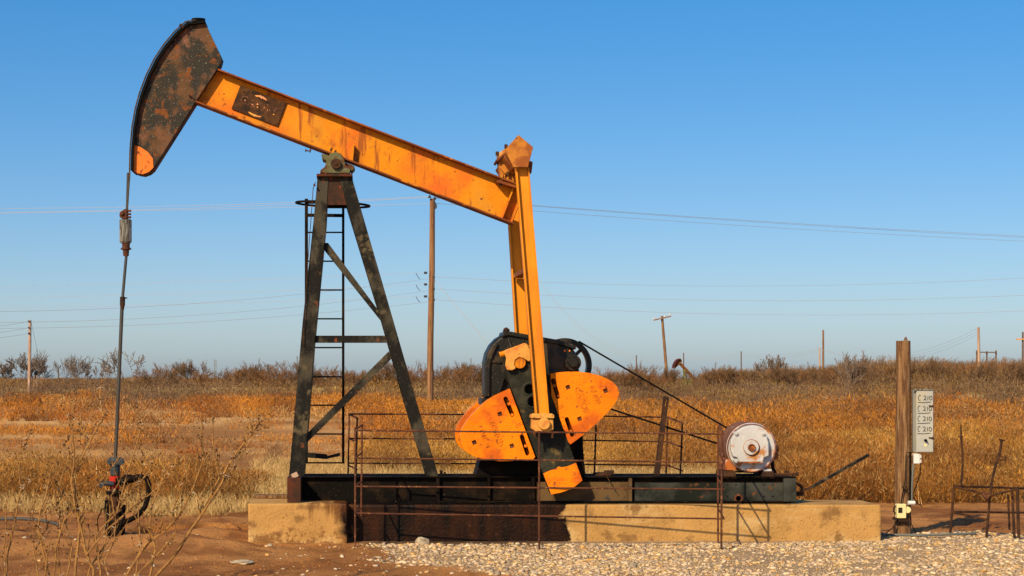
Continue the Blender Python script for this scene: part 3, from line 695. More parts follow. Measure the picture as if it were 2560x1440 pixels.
# slotted angle iron standing by the skid
b = MB(); b.prism([(1661, 990), (1673, 993), (1649, 1192), (1636, 1190)], 19.55, 19.58, [[(1665, 1000), (1668, 1000), (1665, 1016), (1662, 1016)], [(1653, 1090), (1656, 1090), (1654, 1106), (1651, 1106)]])
b.prism([(1661, 990), (1663, 990), (1638, 1190), (1636, 1190)], 19.581, 19.64); b.build('guard_support', m_drust, pj)

# samson post
post = MB().prism([(792, 434), (881, 434), (882, 441), (791, 441)], 19.16, 19.86).build('samson_post', m_gusset, pj, bevel=.004)
def legpair(Yf, thk, ys=0):
    l1 = MB(); 
    a = [(794, 441), (821, 441), (815, 560), (786, 860), (760, 1192), (722, 1192), (757, 800), (785, 540)]
    l1.prism(a, Yf, Yf + thk); l1.build('leg', m_post, post, bevel=.003)
    l2 = MB()
    c = [(848, 441), (879, 441), (922, 590), (983, 800), (1052, 1040), (1097, 1192), (1066, 1192), (1015, 1020), (953, 800), (868, 520)]
    l2.prism(c, Yf, Yf + thk); l2.build('leg', m_post, post, bevel=.003)
legpair(19.22, .05); 
# the rear pair, drawn in the front plane's coordinates and set further back
def legpair_back(Y):
    k = 19.22 / Y
    f = lambda pts: [(CX + (x - CX) * k, CY + (y - CY) * k) for x, y in pts]
    MB().prism(f([(794, 441), (821, 441), (815, 560), (786, 860), (760, 1192), (722, 1192), (757, 800), (785, 540)]), Y, Y + .05).build('leg', m_post, post, bevel=.003)
    MB().prism(f([(848, 441), (879, 441), (922, 590), (983, 800), (1052, 1040), (1097, 1192), (1066, 1192), (1015, 1020), (953, 800), (868, 520)]), Y, Y + .05).build('leg', m_post, post, bevel=.003)
legpair_back(19.62)
MB().prism([(819, 441), (850, 441), (866, 512), (818, 512)], 19.23, 19.27).build('gusset', m_gusset, post)
MB().prism([(819, 441), (852, 441), (872, 520), (816, 520)], 19.45, 19.50).build('gusset', m_black, post)
for pts, y in (([(787, 839), (966, 839), (969, 857), (786, 857)], 19.275), ([(808, 607), (820, 607), (960, 795), (960, 812), (808, 622)], 19.28), ([(972, 878), (980, 896), (766, 1108), (763, 1088)], 19.285)):
    MB().prism(pts, y, y + .045).build('brace', m_post, post, bevel=.003)
b = MB(); b.tube([P(789, 455, 19.2), P(783, 470, 19.19), P(765, 720, 19.19), P(757, 870, 19.19)], .004, 6); b.disc(786, 462, 19.15, 19.2, .012); b.build('grease_line', m_drust, post)
b = MB(); b.prism([(757, 1130), (818, 1136), (818, 1148), (757, 1143)], 19.62, 19.66); b.prism([(818, 1140), (850, 1132), (850, 1140), (818, 1147)], 19.62, 19.66); b.build('broken_bracket', m_post, post)
# ladder
lad = MB(); YL = 19.95
for u in (766, 858):
    lad.bar(P(u, 497 if u < 800 else 515, YL), P(u, 1158, YL), .035 if u < 800 else .028, .04)
lad = lad.build('ladder', m_black, pj)
for v in (581, 653, 725, 797, 869, 942, 1013, 1085, 1157):
    MB().cyl(P(764, v, YL), P(861, v, YL), .009, n=8).build('rung', m_black, lad)
b = MB(); b.bar(P(764, 538, YL), P(861, 539, YL), .035, .03); b.bar(P(766, 507, YL), P(790, 507, YL), .02, .02); b.build('top_step', m_black, lad)
b = MB(); rg_ = []
c = P(832, 511, 20.1)
for i in range(33):
    a = 2 * math.pi * i / 32; rg_.append(c + Vector((math.cos(a) * .405, math.sin(a) * .30, -math.cos(a) * .0 - .02 * math.cos(a))))
b.tube(rg_, .013, 8, cap=False); b.build('safety_hoop', m_black, lad, smooth=True)

# walking beam (plane Y = 19.5)
Yb = 19.5
O0 = P(487, 258, Yb); O1 = P(1275, 560, Yb); du = (O1 - O0).normalized(); dv = Vector((-du.z, 0, du.x)); depth = 98 * Yb / FPX
Lb = (O1 - O0).length
def bp(u, v, Y=Yb): q = O0 + du * u + dv * v; return Vector((q.x, Y, q.z))
def bprism(mb, pts, Y0, Y1): return mb.prism_w([[bp(u, v) for u, v in pts]], Y0, Y1)
wb = MB(); bprism(wb, [(-.15, .018), (Lb + .02, .018), (Lb + .02, depth - .018), (-.15, depth - .018)], 19.494, 19.506)
wb = wb.build('walking_beam', m_beam, pj)
for v0, v1, us in ((depth - .0179, depth, .115), (0, .0179, .012)):
    bprism(MB(), [(us, v0), (Lb + .03, v0), (Lb + .03, v1), (us, v1)], 19.375, 19.625).build('flange', m_beamedge, wb, bevel=.003)
bprism(MB(), [(Lb - .115, .0181), (Lb - .10, .0181), (Lb - .10, depth - .0181), (Lb - .115, depth - .0181)], 19.395, 19.493).build('stiffener', m_beam, wb)
bprism(MB(), [(Lb - .005, .0181), (Lb + .01, .0181), (Lb + .01, depth - .0181), (Lb - .005, depth - .0181)], 19.40, 19.493).build('stiffener', m_beam, wb)
su = (P(873, 400, Yb) - O0).dot(du)
bprism(MB(), [(su, .0181), (su + .045, .0181), (su - .005, .19), (su - .012, .19)], 19.40, 19.493).build('stiffener', m_beam, wb)
# plaque
pu0 = (P(579, 273, Yb) - O0).dot(du); pu1 = (P(693, 320, Yb) - O0).dot(du)
pv0 = (P(579, 273, Yb) - O0).dot(dv); pv1 = (P(603, 215, Yb) - O0).dot(dv)
pl = bprism(MB(), [(pu0, pv0), (pu1, pv0), (pu1, pv1), (pu0, pv1)], 19.470, 19.493).build('plaque', m_plaque, wb, bevel=.004, label='dark rusty name plate')
def text_obj(s, size, mat, parent, name, origin, ex, ez, ext=.003, sx=1.0, bold=0.0):
    cu = bpy.data.curves.new('t', 'FONT'); cu.body = s; cu.size = size; cu.extrude = ext; cu.align_x = 'CENTER'; cu.align_y = 'CENTER'; cu.offset = bold
    to = bpy.data.objects.new('t', cu); COL.objects.link(to); dg = bpy.context.evaluated_depsgraph_get()
    me = bpy.data.meshes.new_from_object(to.evaluated_get(dg)); COL.objects.unlink(to); bpy.data.objects.remove(to)
    ex, ez = Vector(ex).normalized(), Vector(ez).normalized(); ey = Vector((0, -1, 0))
    off = Vector(origin) - root_loc(parent)
    for v in me.vertices:
        c = v.co; v.co = off + ex * (c.x * sx) + ez * c.y + ey * c.z
    me.materials.clear(); me.materials.append(mat)
    o = bpy.data.objects.new(name, me); COL.objects.link(o); o.parent = parent
    return o
pc = bp((pu0 + pu1) / 2, (pv0 + pv1) / 2, 19.470)
text_obj('CABOT', .125, M('faint_plaque_paint', (.20, .085, .05), [((.07, .03, .016), 40, .47, .05)], rough=.7), wb, 'lettering', pc, du, dv, .002, 1.02)
def ragged(mb, cu, cv, ru, rv, bend, seed):
    rd = random.Random(seed); up = []; dn = []
    for i in range(15):
        t = -1 + 2 * i / 14; w = (1 - t * t) ** .6
        base = cv + bend * (1 - t * t)
        up.append((cu + t * ru, base + rv * w * rd.uniform(.45, 1.1))); dn.append((cu + t * ru, base - rv * w * rd.uniform(.35, 1.1) - .0005))
    bprism(mb, up + dn[::-1], 19.466, 19.4699)
b = MB(); cu_ = (pu0 + pu1) / 2 - .01
ragged(b, cu_ + .0, (pv0 + pv1) / 2 + .085, .072, .015, .012, 1); ragged(b, cu_ + .0, (pv0 + pv1) / 2 - .098, .078, .011, -.014, 2)
for du_, dv_, r_ in ((-.15, .0, .008), (-.06, -.015, .007), (-.01, .01, .009), (.0, -.02, .008), (.07, .0, .006), (.11, -.01, .006), (.19, -.03, .008)):
    ragged(b, cu_ + du_, (pv0 + pv1) / 2 + dv_, r_, r_, .002, int(900 * du_) + 300)
b.build('emblem', m_plaquep, wb)
# bolts on saddle and beam
b = MB()
for u_, v_ in ((828, 374), (838, 380), (881, 395), (889, 399)):
    q = P(u_, v_, 19.42); b.cyl(q - dv * .02, q + dv * .02, .011, n=6)
b.build('saddle_bolt', m_drust, wb)
b = MB(); q = P(770, 377, 19.42); b.cyl(q + Vector((-.03, 0, .004)), q + Vector((.03, 0, -.004)), .007, n=8); b.cyl(q + Vector((-.03, 0, .004)), q + Vector((-.02, 0, .003)), .016, n=8)
b.cyl(q + Vector((.02, 0, -.002)), q + Vector((.03, 0, -.004)), .018, n=8); b.cyl(q + Vector((.025, 0, -.003)), q + Vector((.03, 0, .03)), .008, n=8); b.build('adjusting_bolt', m_drust, wb)
# saddle bearing
sb = MB(); sb.prism([(803, 384), (820, 388), (884, 414), (888, 420), (880, 428), (866, 418), (806, 398)], 19.36, 19.64); sb = sb.build('saddle_bearing', m_green, pj, bevel=.006)
b = MB(); pts = [(800, 433), (801, 425), (812, 417), (816, 402)] + [(839 + 22 * math.cos(a), 402 - 22 * math.sin(a)) for a in np.linspace(3.0, .2, 9)] + [(864, 412), (875, 420), (876, 433)]
b.prism(pts, 19.30, 19.70); b.build('bearing_block', m_green, sb, bevel=.006)
b = MB(); b.disc(840, 409, 19.26, 19.30, .055, 20); b.disc(840, 409, 19.25, 19.26, .022, 12); b.build('bearing_cap', m_drust, sb, bevel=.004)
# horsehead
arc = [(330, 428), (331, 380), (336, 320), (344, 275), (355, 235), (372, 190), (392, 150), (415, 115), (443, 82), (470, 58)]
hh = MB(); hh.prism([(333, 430), (334, 380), (339, 322), (347, 277), (358, 237), (375, 193), (395, 153), (418, 118), (446, 86), (474, 62), (512, 55), (555, 145), (551, 160), (487, 258), (382, 424), (372, 432), (358, 437), (345, 435)], 19.39, 19.62)
hh = hh.build('horsehead', m_horse, pj, bevel=.004)
b = MB(); b.prism([(334.5, 429), (334.5, 362), (352, 368), (370, 380), (382, 396), (383.5, 419), (372, 430), (358, 435), (345, 433)], 19.385, 19.3899); b.build('painted_tip', m_horseo, hh, label='orange painted tip')
rim = MB(); outer = [(a - 3.5, c_ - 2.5) for a, c_ in arc]; inner = [(a + 2.5, c_ + 2) for a, c_ in arc]
rim.prism(outer + [(480, 54), (512, 50), (513, 56), (482, 60)] + inner[::-1], 19.335, 19.68); rim.build('wireline_plate', m_belt, hh)
b = MB(); b.cyl(P(496, 52, 19.5), P(496, 47.5, 19.5), .075, n=24); b.cyl(P(496, 52, 19.5) + Vector((0, 0, -.012)), P(496, 52, 19.5), .068, n=24); b.build('wireline_anchor', m_belt, hh)
b = MB(); b.bar(P(460, 70, 19.34), P(450, 62, 19.34), .03, .06); b.build('lifting_lug', m_drust, hh)
b = MB(); b.disc(539, 145, 19.384, 19.3899, .011, 12); b.disc(474, 240, 19.36, 19.3899, .008, 10); b.bar(P(472, 237, 19.375), P(488, 250, 19.375), .012, .01); b.build('pin', m_drust, hh)
b = MB()
ct = [(a - 6, c_ - 4) for a, c_ in arc][::-1]
ct = ct + [(324, 440), (321, 480), (318, 530)]
b.tube([P(490, 50, 19.44)] + [P(x_, y_, 19.44) for x_, y_ in ct] + [P(316, 604, 19.40)], .0085, 6)
b.tube([P(490, 50, 19.56)] + [P(x_, y_, 19.56) for x_, y_ in ct] + [P(315, 560, 19.52)], .0085, 6)
b.build('wire_rope', m_cable, hh, smooth=True)

# equalizer
eq = MB().prism([(1296, 337), (1333, 368), (1320, 418), (1284, 418), (1262, 375)], 18.62, 18.64).build('equalizer', m_equal, pj, bevel=.003)
MB().prism([(1293, 345), (1325, 366), (1313, 412), (1288, 412), (1268, 380)], 18.641, 20.3).build('equalizer_beam', m_equal, eq, bevel=.003)
MB().prism([(1296, 337), (1333, 368), (1320, 418), (1284, 418), (1262, 375)], 20.301, 20.32).build('end_plate', m_equal, eq)
b = MB(); b.prism([(1246, 383), (1278, 360), (1302, 415), (1290, 434), (1262, 434), (1249, 420)], 19.36, 19.64); b.build('bearing_housing', m_equal, eq, bevel=.004)
b = MB(); b.prism([(1240, 399), (1262, 380), (1266, 384), (1244, 404)], 19.30, 19.70); b.prism([(1240, 455), (1246, 449), (1292, 464), (1290, 470)], 19.32, 19.68); b.prism([(1320, 400), (1332, 405), (1329, 432), (1318, 436)], 19.0, 19.6)
b.build('bearing_flange', m_beamedge, eq, bevel=.003)
for pts in ([(1246, 404), (1252, 400), (1262, 450), (1252, 452)], [(1262, 395), (1268, 390), (1262, 450), (1257, 450)], [(1280, 424), (1288, 424), (1284, 460), (1262, 452)]):
    MB().prism(pts, 19.40, 19.60).build('rib', m_equal, eq)
b = MB()
for u_, v_ in ((1252, 460), (1270, 434), (1265, 366), (1243, 384)): b.cyl(P(u_, v_ + 5, 19.36), P(u_, v_ - 5, 19.36), .018, n=6)
b.build('bolt', m_drust, eq)

# pitman arms: flanged sections seen from the web side
def pitman(Y, top, bot, nm='pitman_arm'):
    (xt, yt), (xb, yb) = top, bot; w = 17
    q = MB(); q.prism([(xt - w + 4, yt), (xt + w - 3, yt), (xb + w - 3, yb), (xb - w + 4, yb)], Y + .05, Y + .062)
    arm = q.build(nm, m_pitman, pj)
    for s0, s1 in ((-w, -w + 3.9), (w - 2.9, w)):
        MB().prism([(xt + s0, yt), (xt + s1, yt), (xb + s1, yb), (xb + s0, yb)], Y, Y + .11).build('flange', m_pitman, arm, bevel=.002)
    return arm
near = pitman(18.68, (1306, 418), (1356, 1034))
far = pitman(20.15, (1281, 440), (1316, 1000))
b = MB(); p0, p1 = P(1330, 672, 18.85), P(1294, 690, 20.14); b.bar(p0, p1, .10, .05, (0, 0, 1)); b.build('tie_bar', m_beamedge, near, bevel=.003)
b = MB(); b.prism([(1328, 1038), (1336, 1034), (1380, 1034), (1386, 1038), (1386, 1046), (1328, 1046)], 18.66, 18.86); b.prism([(1331, 1046.2), (1383, 1046.2), (1384, 1074), (1372, 1079), (1340, 1079), (1330, 1072)], 18.69, 18.86)
b.build('wrist_pin_bearing', m_yell, near, bevel=.006)
b = MB(); b.disc(1361, 1060, 18.64, 18.69, .062, 20); b.build('bearing_cover', m_yell, near, bevel=.008)
b = MB()
for u_ in (1337, 1381): b.cyl(P(u_, 1079, 18.74), P(u_, 1095, 18.74), .012, n=8); b.cyl(P(u_, 1081, 18.74), P(u_, 1087, 18.74), .02, n=6)
b.build('bolt', m_drust, near)
MB().cyl(P(1359, 1060, 18.86), P(1359, 1060, 18.86) + Vector((0, .09, 0)), .04).build('wrist_pin', m_drust, near)

# cranks with counterweights; the near set, and the same set on the far side
def rot2(pts, c, a): return [(c[0] + (x - c[0]) * math.cos(a) - (y - c[1]) * math.sin(a), c[1] + (x - c[0]) * math.sin(a) + (y - c[1]) * math.cos(a)) for x, y in pts]
CR = [(1263, 930), (1266, 905), (1280, 885), (1310, 878), (1335, 890), (1350, 915), (1380, 993), (1455, 1201), (1430, 1221), (1400, 1231), (1377, 1235)]
WL = [(1275, 972), (1262, 978), (1240, 988), (1220, 1000), (1198, 1018), (1180, 1037), (1167, 1053), (1155, 1073), (1150, 1090), (1152, 1110), (1160, 1124), (1172, 1134), (1190, 1143), (1215, 1149), (1250, 1153), (1285, 1152), (1320, 1150), (1333, 1149), (1338, 1142)]
WR = [(1377, 934), (1395, 931), (1420, 929), (1447, 929), (1472, 932), (1496, 938), (1516, 946), (1532, 955), (1543, 967), (1548, 980), (1546, 992), (1540, 1004), (1530, 1019), (1508, 1042), (1487, 1062), (1462, 1084), (1440, 1101), (1426, 1111), (1421, 1105), (1385, 1005), (1379, 990)]
def slot(a, b, r=5.5):
    d = math.atan2(b[1] - a[1], b[0] - a[0]); o = []
    for k in range(7): t = d + math.pi / 2 + math.pi * k / 6; o.append((a[0] + r * math.cos(t), a[1] + r * math.sin(t)))
    for k in range(7): t = d - math.pi / 2 + math.pi * k / 6; o.append((b[0] + r * math.cos(t), b[1] + r * math.sin(t)))
    return o
def circ(c, r, n=20): return [(c[0] + r * math.cos(6.2832 * k / n), c[1] + r * math.sin(6.2832 * k / n)) for k in range(n)]
def sqr(c, r, a=-.38): return [(c[0] + r * math.cos(a + math.pi / 4 + k * math.pi / 2), c[1] + r * math.sin(a + math.pi / 4 + k * math.pi / 2)) for k in range(4)]
SL = [slot((1264, 997), (1281, 1037)), slot((1305, 1092), (1319, 1134))]; SR = [slot((1383, 951), (1395, 992)), slot((1417, 1048), (1431, 1087))]
QL = [(1250, 1035), (1186, 1106), (1280, 1115)]; QR = [(1420, 968), (1514, 977), (1449, 1047)]
def crank_set(Yf, front=True):
    kk = 18.93 / Yf
    g = (lambda pts: pts) if front else (lambda pts: [(CX + (x - CX) * kk, CY + (y - CY) * kk) for x, y in pts])
    h = [g(circ((1323, 973), 12.5)), g(circ((1331, 1004), 12))]
    ck = MB().prism(g(CR), Yf, Yf + .13, h).build('crank', m_crank, pj, bevel=.006, smooth=False)
    if front:
        b = MB()
        for c in ((1323, 973), (1331, 1004)):
            q = P(*c, Yf); b.lathe_y(c[0], c[1], [(Yf + .03, .0525), (Yf - .004, .0525), (Yf - .008, .062), (Yf - .0002, .078)], 24)
        # rings are open tubes standing round the holes
        b.f = [f for f in b.f if len(f) == 4]; b.p = [(0, 0)]
        b.build('hole_ring', m_crank, ck)
        b = MB(); b.prism([(1358, 1184), (1372, 1177), (1390, 1172), (1396, 1166), (1404, 1168), (1418, 1166), (1440, 1157), (1456, 1201), (1430, 1222), (1400, 1232), (1378, 1236)], Yf - .004, Yf - .0005)
        b.build('painted_end', m_weight, ck, label='orange painted crank tip with ragged paint edge')
        b = MB(); b.boxp(1357, 1108, 1371, 1140, Yf, Yf + .001)
        ex = Vector((.35, 0, -.937)); text_obj('1500', .055, m_crank, ck, 'lettering', P(1377, 1113, Yf - .002), ex, (.937, 0, .35), .003)
        b = MB()
        rd = random.Random(4)
        for t in np.linspace(.1, .95, 12):
            for (a0, a1) in (((1268, 940), (1377, 1230)), ((1384, 1003), (1452, 1190))):
                x_, y_ = a0[0] + (a1[0] - a0[0]) * t, a0[1] + (a1[1] - a0[1]) * t; s_ = 1 if a0[0] < 1300 else -1
                if t < .8: b.bar(P(x_ + 1 * s_, y_, Yf - .001), P(x_ + 12 * s_, y_ - 5 * s_, Yf - .001), .004, .004)
        b.build('scale_mark', m_crank, ck)
    for nm, pts, sl, qs in (('l', WL, SL, QL), ('r', WR, SR, QR)):
        Y0 = Yf - .035 if front else Yf
        w = MB().prism(g(pts), Y0, Y0 + .20, [g(s) for s in sl] + ([g(sqr(q, 7.5)) for q in qs] if front else [])).build('counterweight', m_weight, pj, bevel=.007, seg=2)
        if front:
            b = MB()
            for q in qs: b.prism(sqr(q, 7.6), Y0 + .018, Y0 + .06)
            b.build('bolt_pocket', m_rust, w)
            b = MB()
            for s_ in sl: b.prism(slot(((s_[3][0]), s_[3][1]), (s_[10][0], s_[10][1]), 1), Y0 + .12, Y0 + .13)
            cs = [((1272, 1010), (1280, 1037)), ((1314, 1115),)] if nm == 'l' else [((1386, 964), (1396, 990)), ((1427, 1078),)]
            for gq in cs:
                for c in gq: b.disc(c[0], c[1], Y0 + .02, Y0 + .10, .016, 8)
            b.build('clamp_bolt', m_wedge, w)
    return ck
ck = crank_set(18.93, True); crank_set(19.92, False)
wts = [o for o in pj.children if o.name.startswith('counterweight')]
wl, wr = wts[0], wts[1]
exr = Vector((math.cos(math.radians(-69)), 0, math.sin(math.radians(-69)))); ezr = Vector((-exr.z, 0, exr.x))
text_obj('CABOT', .072, m_wedge, wr, 'lettering', P(1454, 1001, 18.893), exr, ezr, .004, 1.25)
text_obj('RO 1810', .055, m_wedge, wr, 'lettering', P(1488, 986, 18.893), exr, ezr, .004, 1.0)
text_obj('CABOT', .072, m_wedge, wl, 'lettering', P(1240, 1082, 18.893), -exr, -ezr, .004, 1.25)
text_obj('KC 1810', .055, m_wedge, wl, 'lettering', P(1212, 1096, 18.893), -exr, -ezr, .004, 1.0)
def frame_px(c, hl, hw, d, mb, Y, t=.8):
    ex = (math.cos(d), math.sin(d)); ey = (-ex[1], ex[0])
    cs = [(c[0] + ex[0] * i * hl + ey[0] * j * hw, c[1] + ex[1] * i * hl + ey[1] * j * hw) for i, j in ((-1, -1), (1, -1), (1, 1), (-1, 1))]
    for k in range(4): mb.bar(P(*cs[k], Y), P(*cs[(k + 1) % 4], Y), .0045, .006)
dd = math.radians(69)
b = MB(); frame_px((1454, 1001), 26, 7.5, dd, b, 18.894); frame_px((1488, 986), 22, 5.5, dd, b, 18.894); frame_px((1400, 1018), 9, 2.6, dd + 1.35, b, 18.894)
b.tube([P(x_, y_, 18.894) for x_, y_ in ((1440, 982), (1442, 994), (1443, 1005), (1448, 1014), (1456, 1021))], .003, 5)
b.tube([P(x_, y_, 18.894) for x_, y_ in ((1453, 975), (1460, 988), (1467, 996), (1468, 1006))], .003, 5); b.build('raised_emblem', m_wedge, wr)
b = MB(); frame_px((1240, 1082), 26, 7.5, dd, b, 18.894); frame_px((1212, 1096), 22, 5.5, dd, b, 18.894); frame_px((1297, 1062), 9, 2.6, dd + 1.35, b, 18.894); b.build('raised_emblem', m_wedge, wl)

# gearbox
gb = MB().prism([(1212, 996), (1212, 905), (1217, 882), (1228, 861), (1243, 845), (1262, 834), (1330, 838), (1395, 853), (1428, 868), (1439, 880), (1445, 896), (1448, 912), (1449, 940), (1452, 1000)], 19.17, 19.66).build('gearbox', m_gear, pj, bevel=.035, seg=3)
for pts, Y0, Y1 in (([(1255, 843), (1259, 829), (1272, 828), (1398, 850), (1440, 866), (1440, 874), (1400, 861), (1270, 838)], 19.14, 19.70),
                    ([(1205, 996), (1262, 996), (1262, 1012), (1204, 1012)], 19.12, 19.7), ([(1214, 992), (1214, 908), (1222, 882), (1232, 864), (1240, 856), (1246, 860), (1232, 886), (1225, 912), (1224, 992)], 19.13, 19.169)):
    MB().prism(pts, Y0, Y1).build('casing_flange', m_gear, gb, bevel=.006, seg=2)
b = MB(); b.prism([(1258, 832), (1262, 820), (1274, 822), (1274, 832)], 19.3, 19.45); b.disc(1266, 823, 19.2, 19.3, .02); b.build('breather', m_drust, gb, bevel=.004)
b = MB()
b.bar(P(1230, 904, 19.165), P(1254, 906, 19.165), .022, .03); b.tube([P(1271, 846, 19.16), P(1279, 868, 19.13), P(1290, 890, 18.92)], .010, 8); b.tube([P(1310, 847, 19.165), P(1306, 860, 19.165)], .008, 6)
b.prism([(1258, 940), (1262, 944), (1248, 990), (1240, 990)], 19.10, 19.169); b.disc(1238, 980, 19.12, 19.17, .02); b.build('casing_rib', m_gear, gb, bevel=.003)
MB().prism([(1190, 1190), (1203, 1140), (1206, 1013), (1262, 1013), (1455, 1001), (1458, 1120), (1464, 1190)], 19.16, 19.66).build('pedestal', m_black, gb, bevel=.004)
b = MB(); b.lathe_y(1431, 907, [(19.17, .085), (19.10, .085), (19.10, .05), (19.05, .046)], 28); b.build('shaft_cap', m_gear, gb, bevel=.004)
b = MB()
for k in range(8):
    a = k * .785 + .2; q = P(1431, 907, 19.09); b.disc(1431 + 17 * math.cos(a), 907 + 17 * math.sin(a), 19.085, 19.10, .008, 6)
b.build('cap_bolt', m_drust, gb)
b = MB(); b.disc(1412, 877, 19.155, 19.169, .012, 6); b.disc(1424, 877, 19.155, 19.169, .010, 5); b.build('paint_mark', m_horseo, gb)
b = MB(); b.disc(1300, 906, 18.93, 19.6, .06, 20); b.build('crankshaft', m_drust, gb)
b = MB(); b.prism([(1259, 878), (1266, 874), (1312, 857), (1318, 862), (1326, 876), (1336, 886), (1336, 898), (1322, 904), (1310, 896), (1298, 893), (1288, 900), (1286, 912), (1290, 921), (1281, 926), (1268, 925), (1264, 914), (1266, 896)], 18.86, 18.929)
cap_ = b.build('crank_hub', m_yell, ck, bevel=.006)
b = MB(); b.disc(1300, 907, 18.875, 18.93, .060, 24); b.build('shaft_end', m_beam, ck, bevel=.004)
b = MB(); b.cyl(P(1249, 887, 18.90), P(1262, 883, 18.90), .028, n=12); b.cyl(P(1312, 862, 18.90), P(1320, 870, 18.90), .024, n=10); b.build('hub_bolt', m_beam, ck, bevel=.003)

# big belt wheel behind the gearbox, belts and motor
def ring(mb, px, py, Y0, Y1, r0, r1, n=48): return mb.prism([(px + r1 * math.cos(6.2832 * k / n), py + r1 * math.sin(6.2832 * k / n)) for k in range(n)], Y0, Y1, [[(px + r0 * math.cos(6.2832 * k / n), py + r0 * math.sin(6.2832 * k / n)) for k in range(n)]])
ws = ring(MB(), 1412, 913, 19.73, 19.87, 56, 68).build('belt_wheel', m_gear, pj, bevel=.004)
b = MB(); b.disc(1412, 913, 19.67, 19.9, .05)
for k in range(5):
    a = k * 1.2566 + .5; b.prism(rot2([(1404, 908), (1412 + 57, 909), (1412 + 57, 917), (1404, 918)], (1412, 913), a), 19.78, 19.82)
b.build('spoke', m_gear, ws)
YBt = 19.76
def belts(r_big, r_small, c0, c1):
    d = math.atan2(c1[1] - c0[1], c1[0] - c0[0]); L = math.hypot(c1[0] - c0[0], c1[1] - c0[1]); b_ = math.asin((r_big - r_small) / L)
    tops = []
    for s in (1, -1):
        a = d - s * (math.pi / 2 - b_); tops.append(((c0[0] + r_big * math.cos(a), c0[1] + r_big * math.sin(a)), (c1[0] + r_small * math.cos(a), c1[1] + r_small * math.sin(a))))
    return tops
for k, (a, c) in enumerate(belts(69, 17, (1412, 913), (1852, 1110))):
    for j in range(2):
        y = YBt + .045 * j; MB().bar(P(*a, y), P(*c, y), .017 if k == 0 else .02, .03).build('drive_belt', m_belt, ws)
mo = MB(); mo.lathe_y(1878, 1118, [(19.16, .20), (19.13, .245), (19.17, .262), (19.20, .262)], 40)
# front bell: fill the middle with the dished cover
mo = MB().lathe_y(1878, 1119, [(19.19, .262), (19.165, .258), (19.155, .250)], 44).build('electric_motor', m_motor, pj, smooth=True)
b = MB(); b.lathe_y(1878, 1119, [(19.1901, .250), (19.24, .268), (19.58, .268), (19.62, .22)], 44); b.build('motor_shell', m_motors, mo, smooth=True)
b = MB(); b.prism([(1833, 1142), (1827, 1124), (1828, 1100), (1840, 1080), (1858, 1068), (1880, 1063), (1900, 1069), (1915, 1084), (1922, 1106), (1923, 1140), (1911, 1144), (1908, 1156), (1848, 1157), (1844, 1144)], 19.075, 19.154)
b.build('front_cover', m_motor, mo, bevel=.012, seg=3, smooth=True)
b = MB(); b.prism_w([[P(1878, 1119, 19.15) + Vector((math.cos(6.2832 * k / 40) * q_, 0, math.sin(6.2832 * k / 40) * q_)) for k in range(40)] for q_ in (.254, .247)], 19.142, 19.1545); b.build('rusty_rim', m_motorb, mo)
b = MB(); b.prism_w([[P(1879, 1119, 19.07) + Vector((math.cos(6.2832 * k / 30) * q_, 0, math.sin(6.2832 * k / 30) * q_)) for k in range(30)] for q_ in (.086, .0785)], 19.066, 19.0749); b.build('boss_rim', m_motorb, mo)
b = MB(); b.boxp(1848, 1154, 1908, 1158, 19.070, 19.0749); b.build('cover_lip', m_motorb, mo)
b = MB(); b.disc(1879, 1119, 19.045, 19.0749, .078, 32); b.build('shaft_boss', m_motor, mo, bevel=.005); 
b = MB(); b.lathe_y(1879, 1119, [(19.0449, .040), (19.025, .038), (19.025, .030), (19.035, .027)], 20); b.build('shaft_ring', m_motorb, mo)
b = MB()
for u_, v_ in ((1841, 1084), (1909, 1084), (1841, 1152)): b.disc(u_, v_, 19.06, 19.154, .022, 12); b.disc(u_, v_, 19.05, 19.0599, .012, 6)
b.build('cover_bolt', m_motor, mo)
b = MB(); q = P(1868, 1051, 19.3); rr_ = [q + Vector((math.cos(a) * .028, 0, math.sin(a) * .028)) for a in np.linspace(-1.57, 4.71, 17)]; b.tube(rr_, .009, 8); b.cyl(P(1868, 1058, 19.3), P(1868, 1066, 19.3), .012); b.build('lifting_eye', m_motorb, mo, smooth=True)
b = MB(); b.prism([(1816, 1148), (1836, 1146), (1842, 1176), (1812, 1176)], 19.2, 19.55); b.prism([(1908, 1150), (1920, 1144), (1926, 1173), (1908, 1173)], 19.2, 19.55); b.build('motor_foot', m_motorb, mo, bevel=.004)
b = MB(); b.prism([(1908, 1172.5), (1928, 1172.5), (1930, 1178), (1908, 1178)], 19.17, 19.2); b.build('foot_pad', m_motor, mo)
b = MB(); b.prism([(1928, 1114), (1946, 1113), (1948, 1120), (1946, 1148), (1940, 1150), (1928, 1148)], 19.32, 19.48); b.build('terminal_box', m_motorb, mo, bevel=.006)
b = MB(); b.disc(1854, 1110, 19.70, 19.87, .074, 24); b.build('motor_sheave', m_belt, mo)
b = MB()
for u_ in (1812, 1908):
    b.prism([(u_, 1178), (u_ + 26, 1178), (u_ + 30, 1196), (u_ + 18, 1196), (u_ + 14, 1190), (u_ + 10, 1196), (u_ - 3, 1196)], 19.14, 19.6)
b.build('slide_base', m_drust, pj, bevel=.003)
b = MB(); b.bar(P(1838, 1179, 19.3), P(1910, 1181, 19.3), .018, .02); b.cyl(P(1930, 1185, 19.17), P(1990, 1185, 19.17), .010); b.cyl(P(1990, 1185, 19.17), P(1996, 1185, 19.17), .02, n=8); b.boxp(1984, 1182, 1990, 1200, 19.16, 19.19)
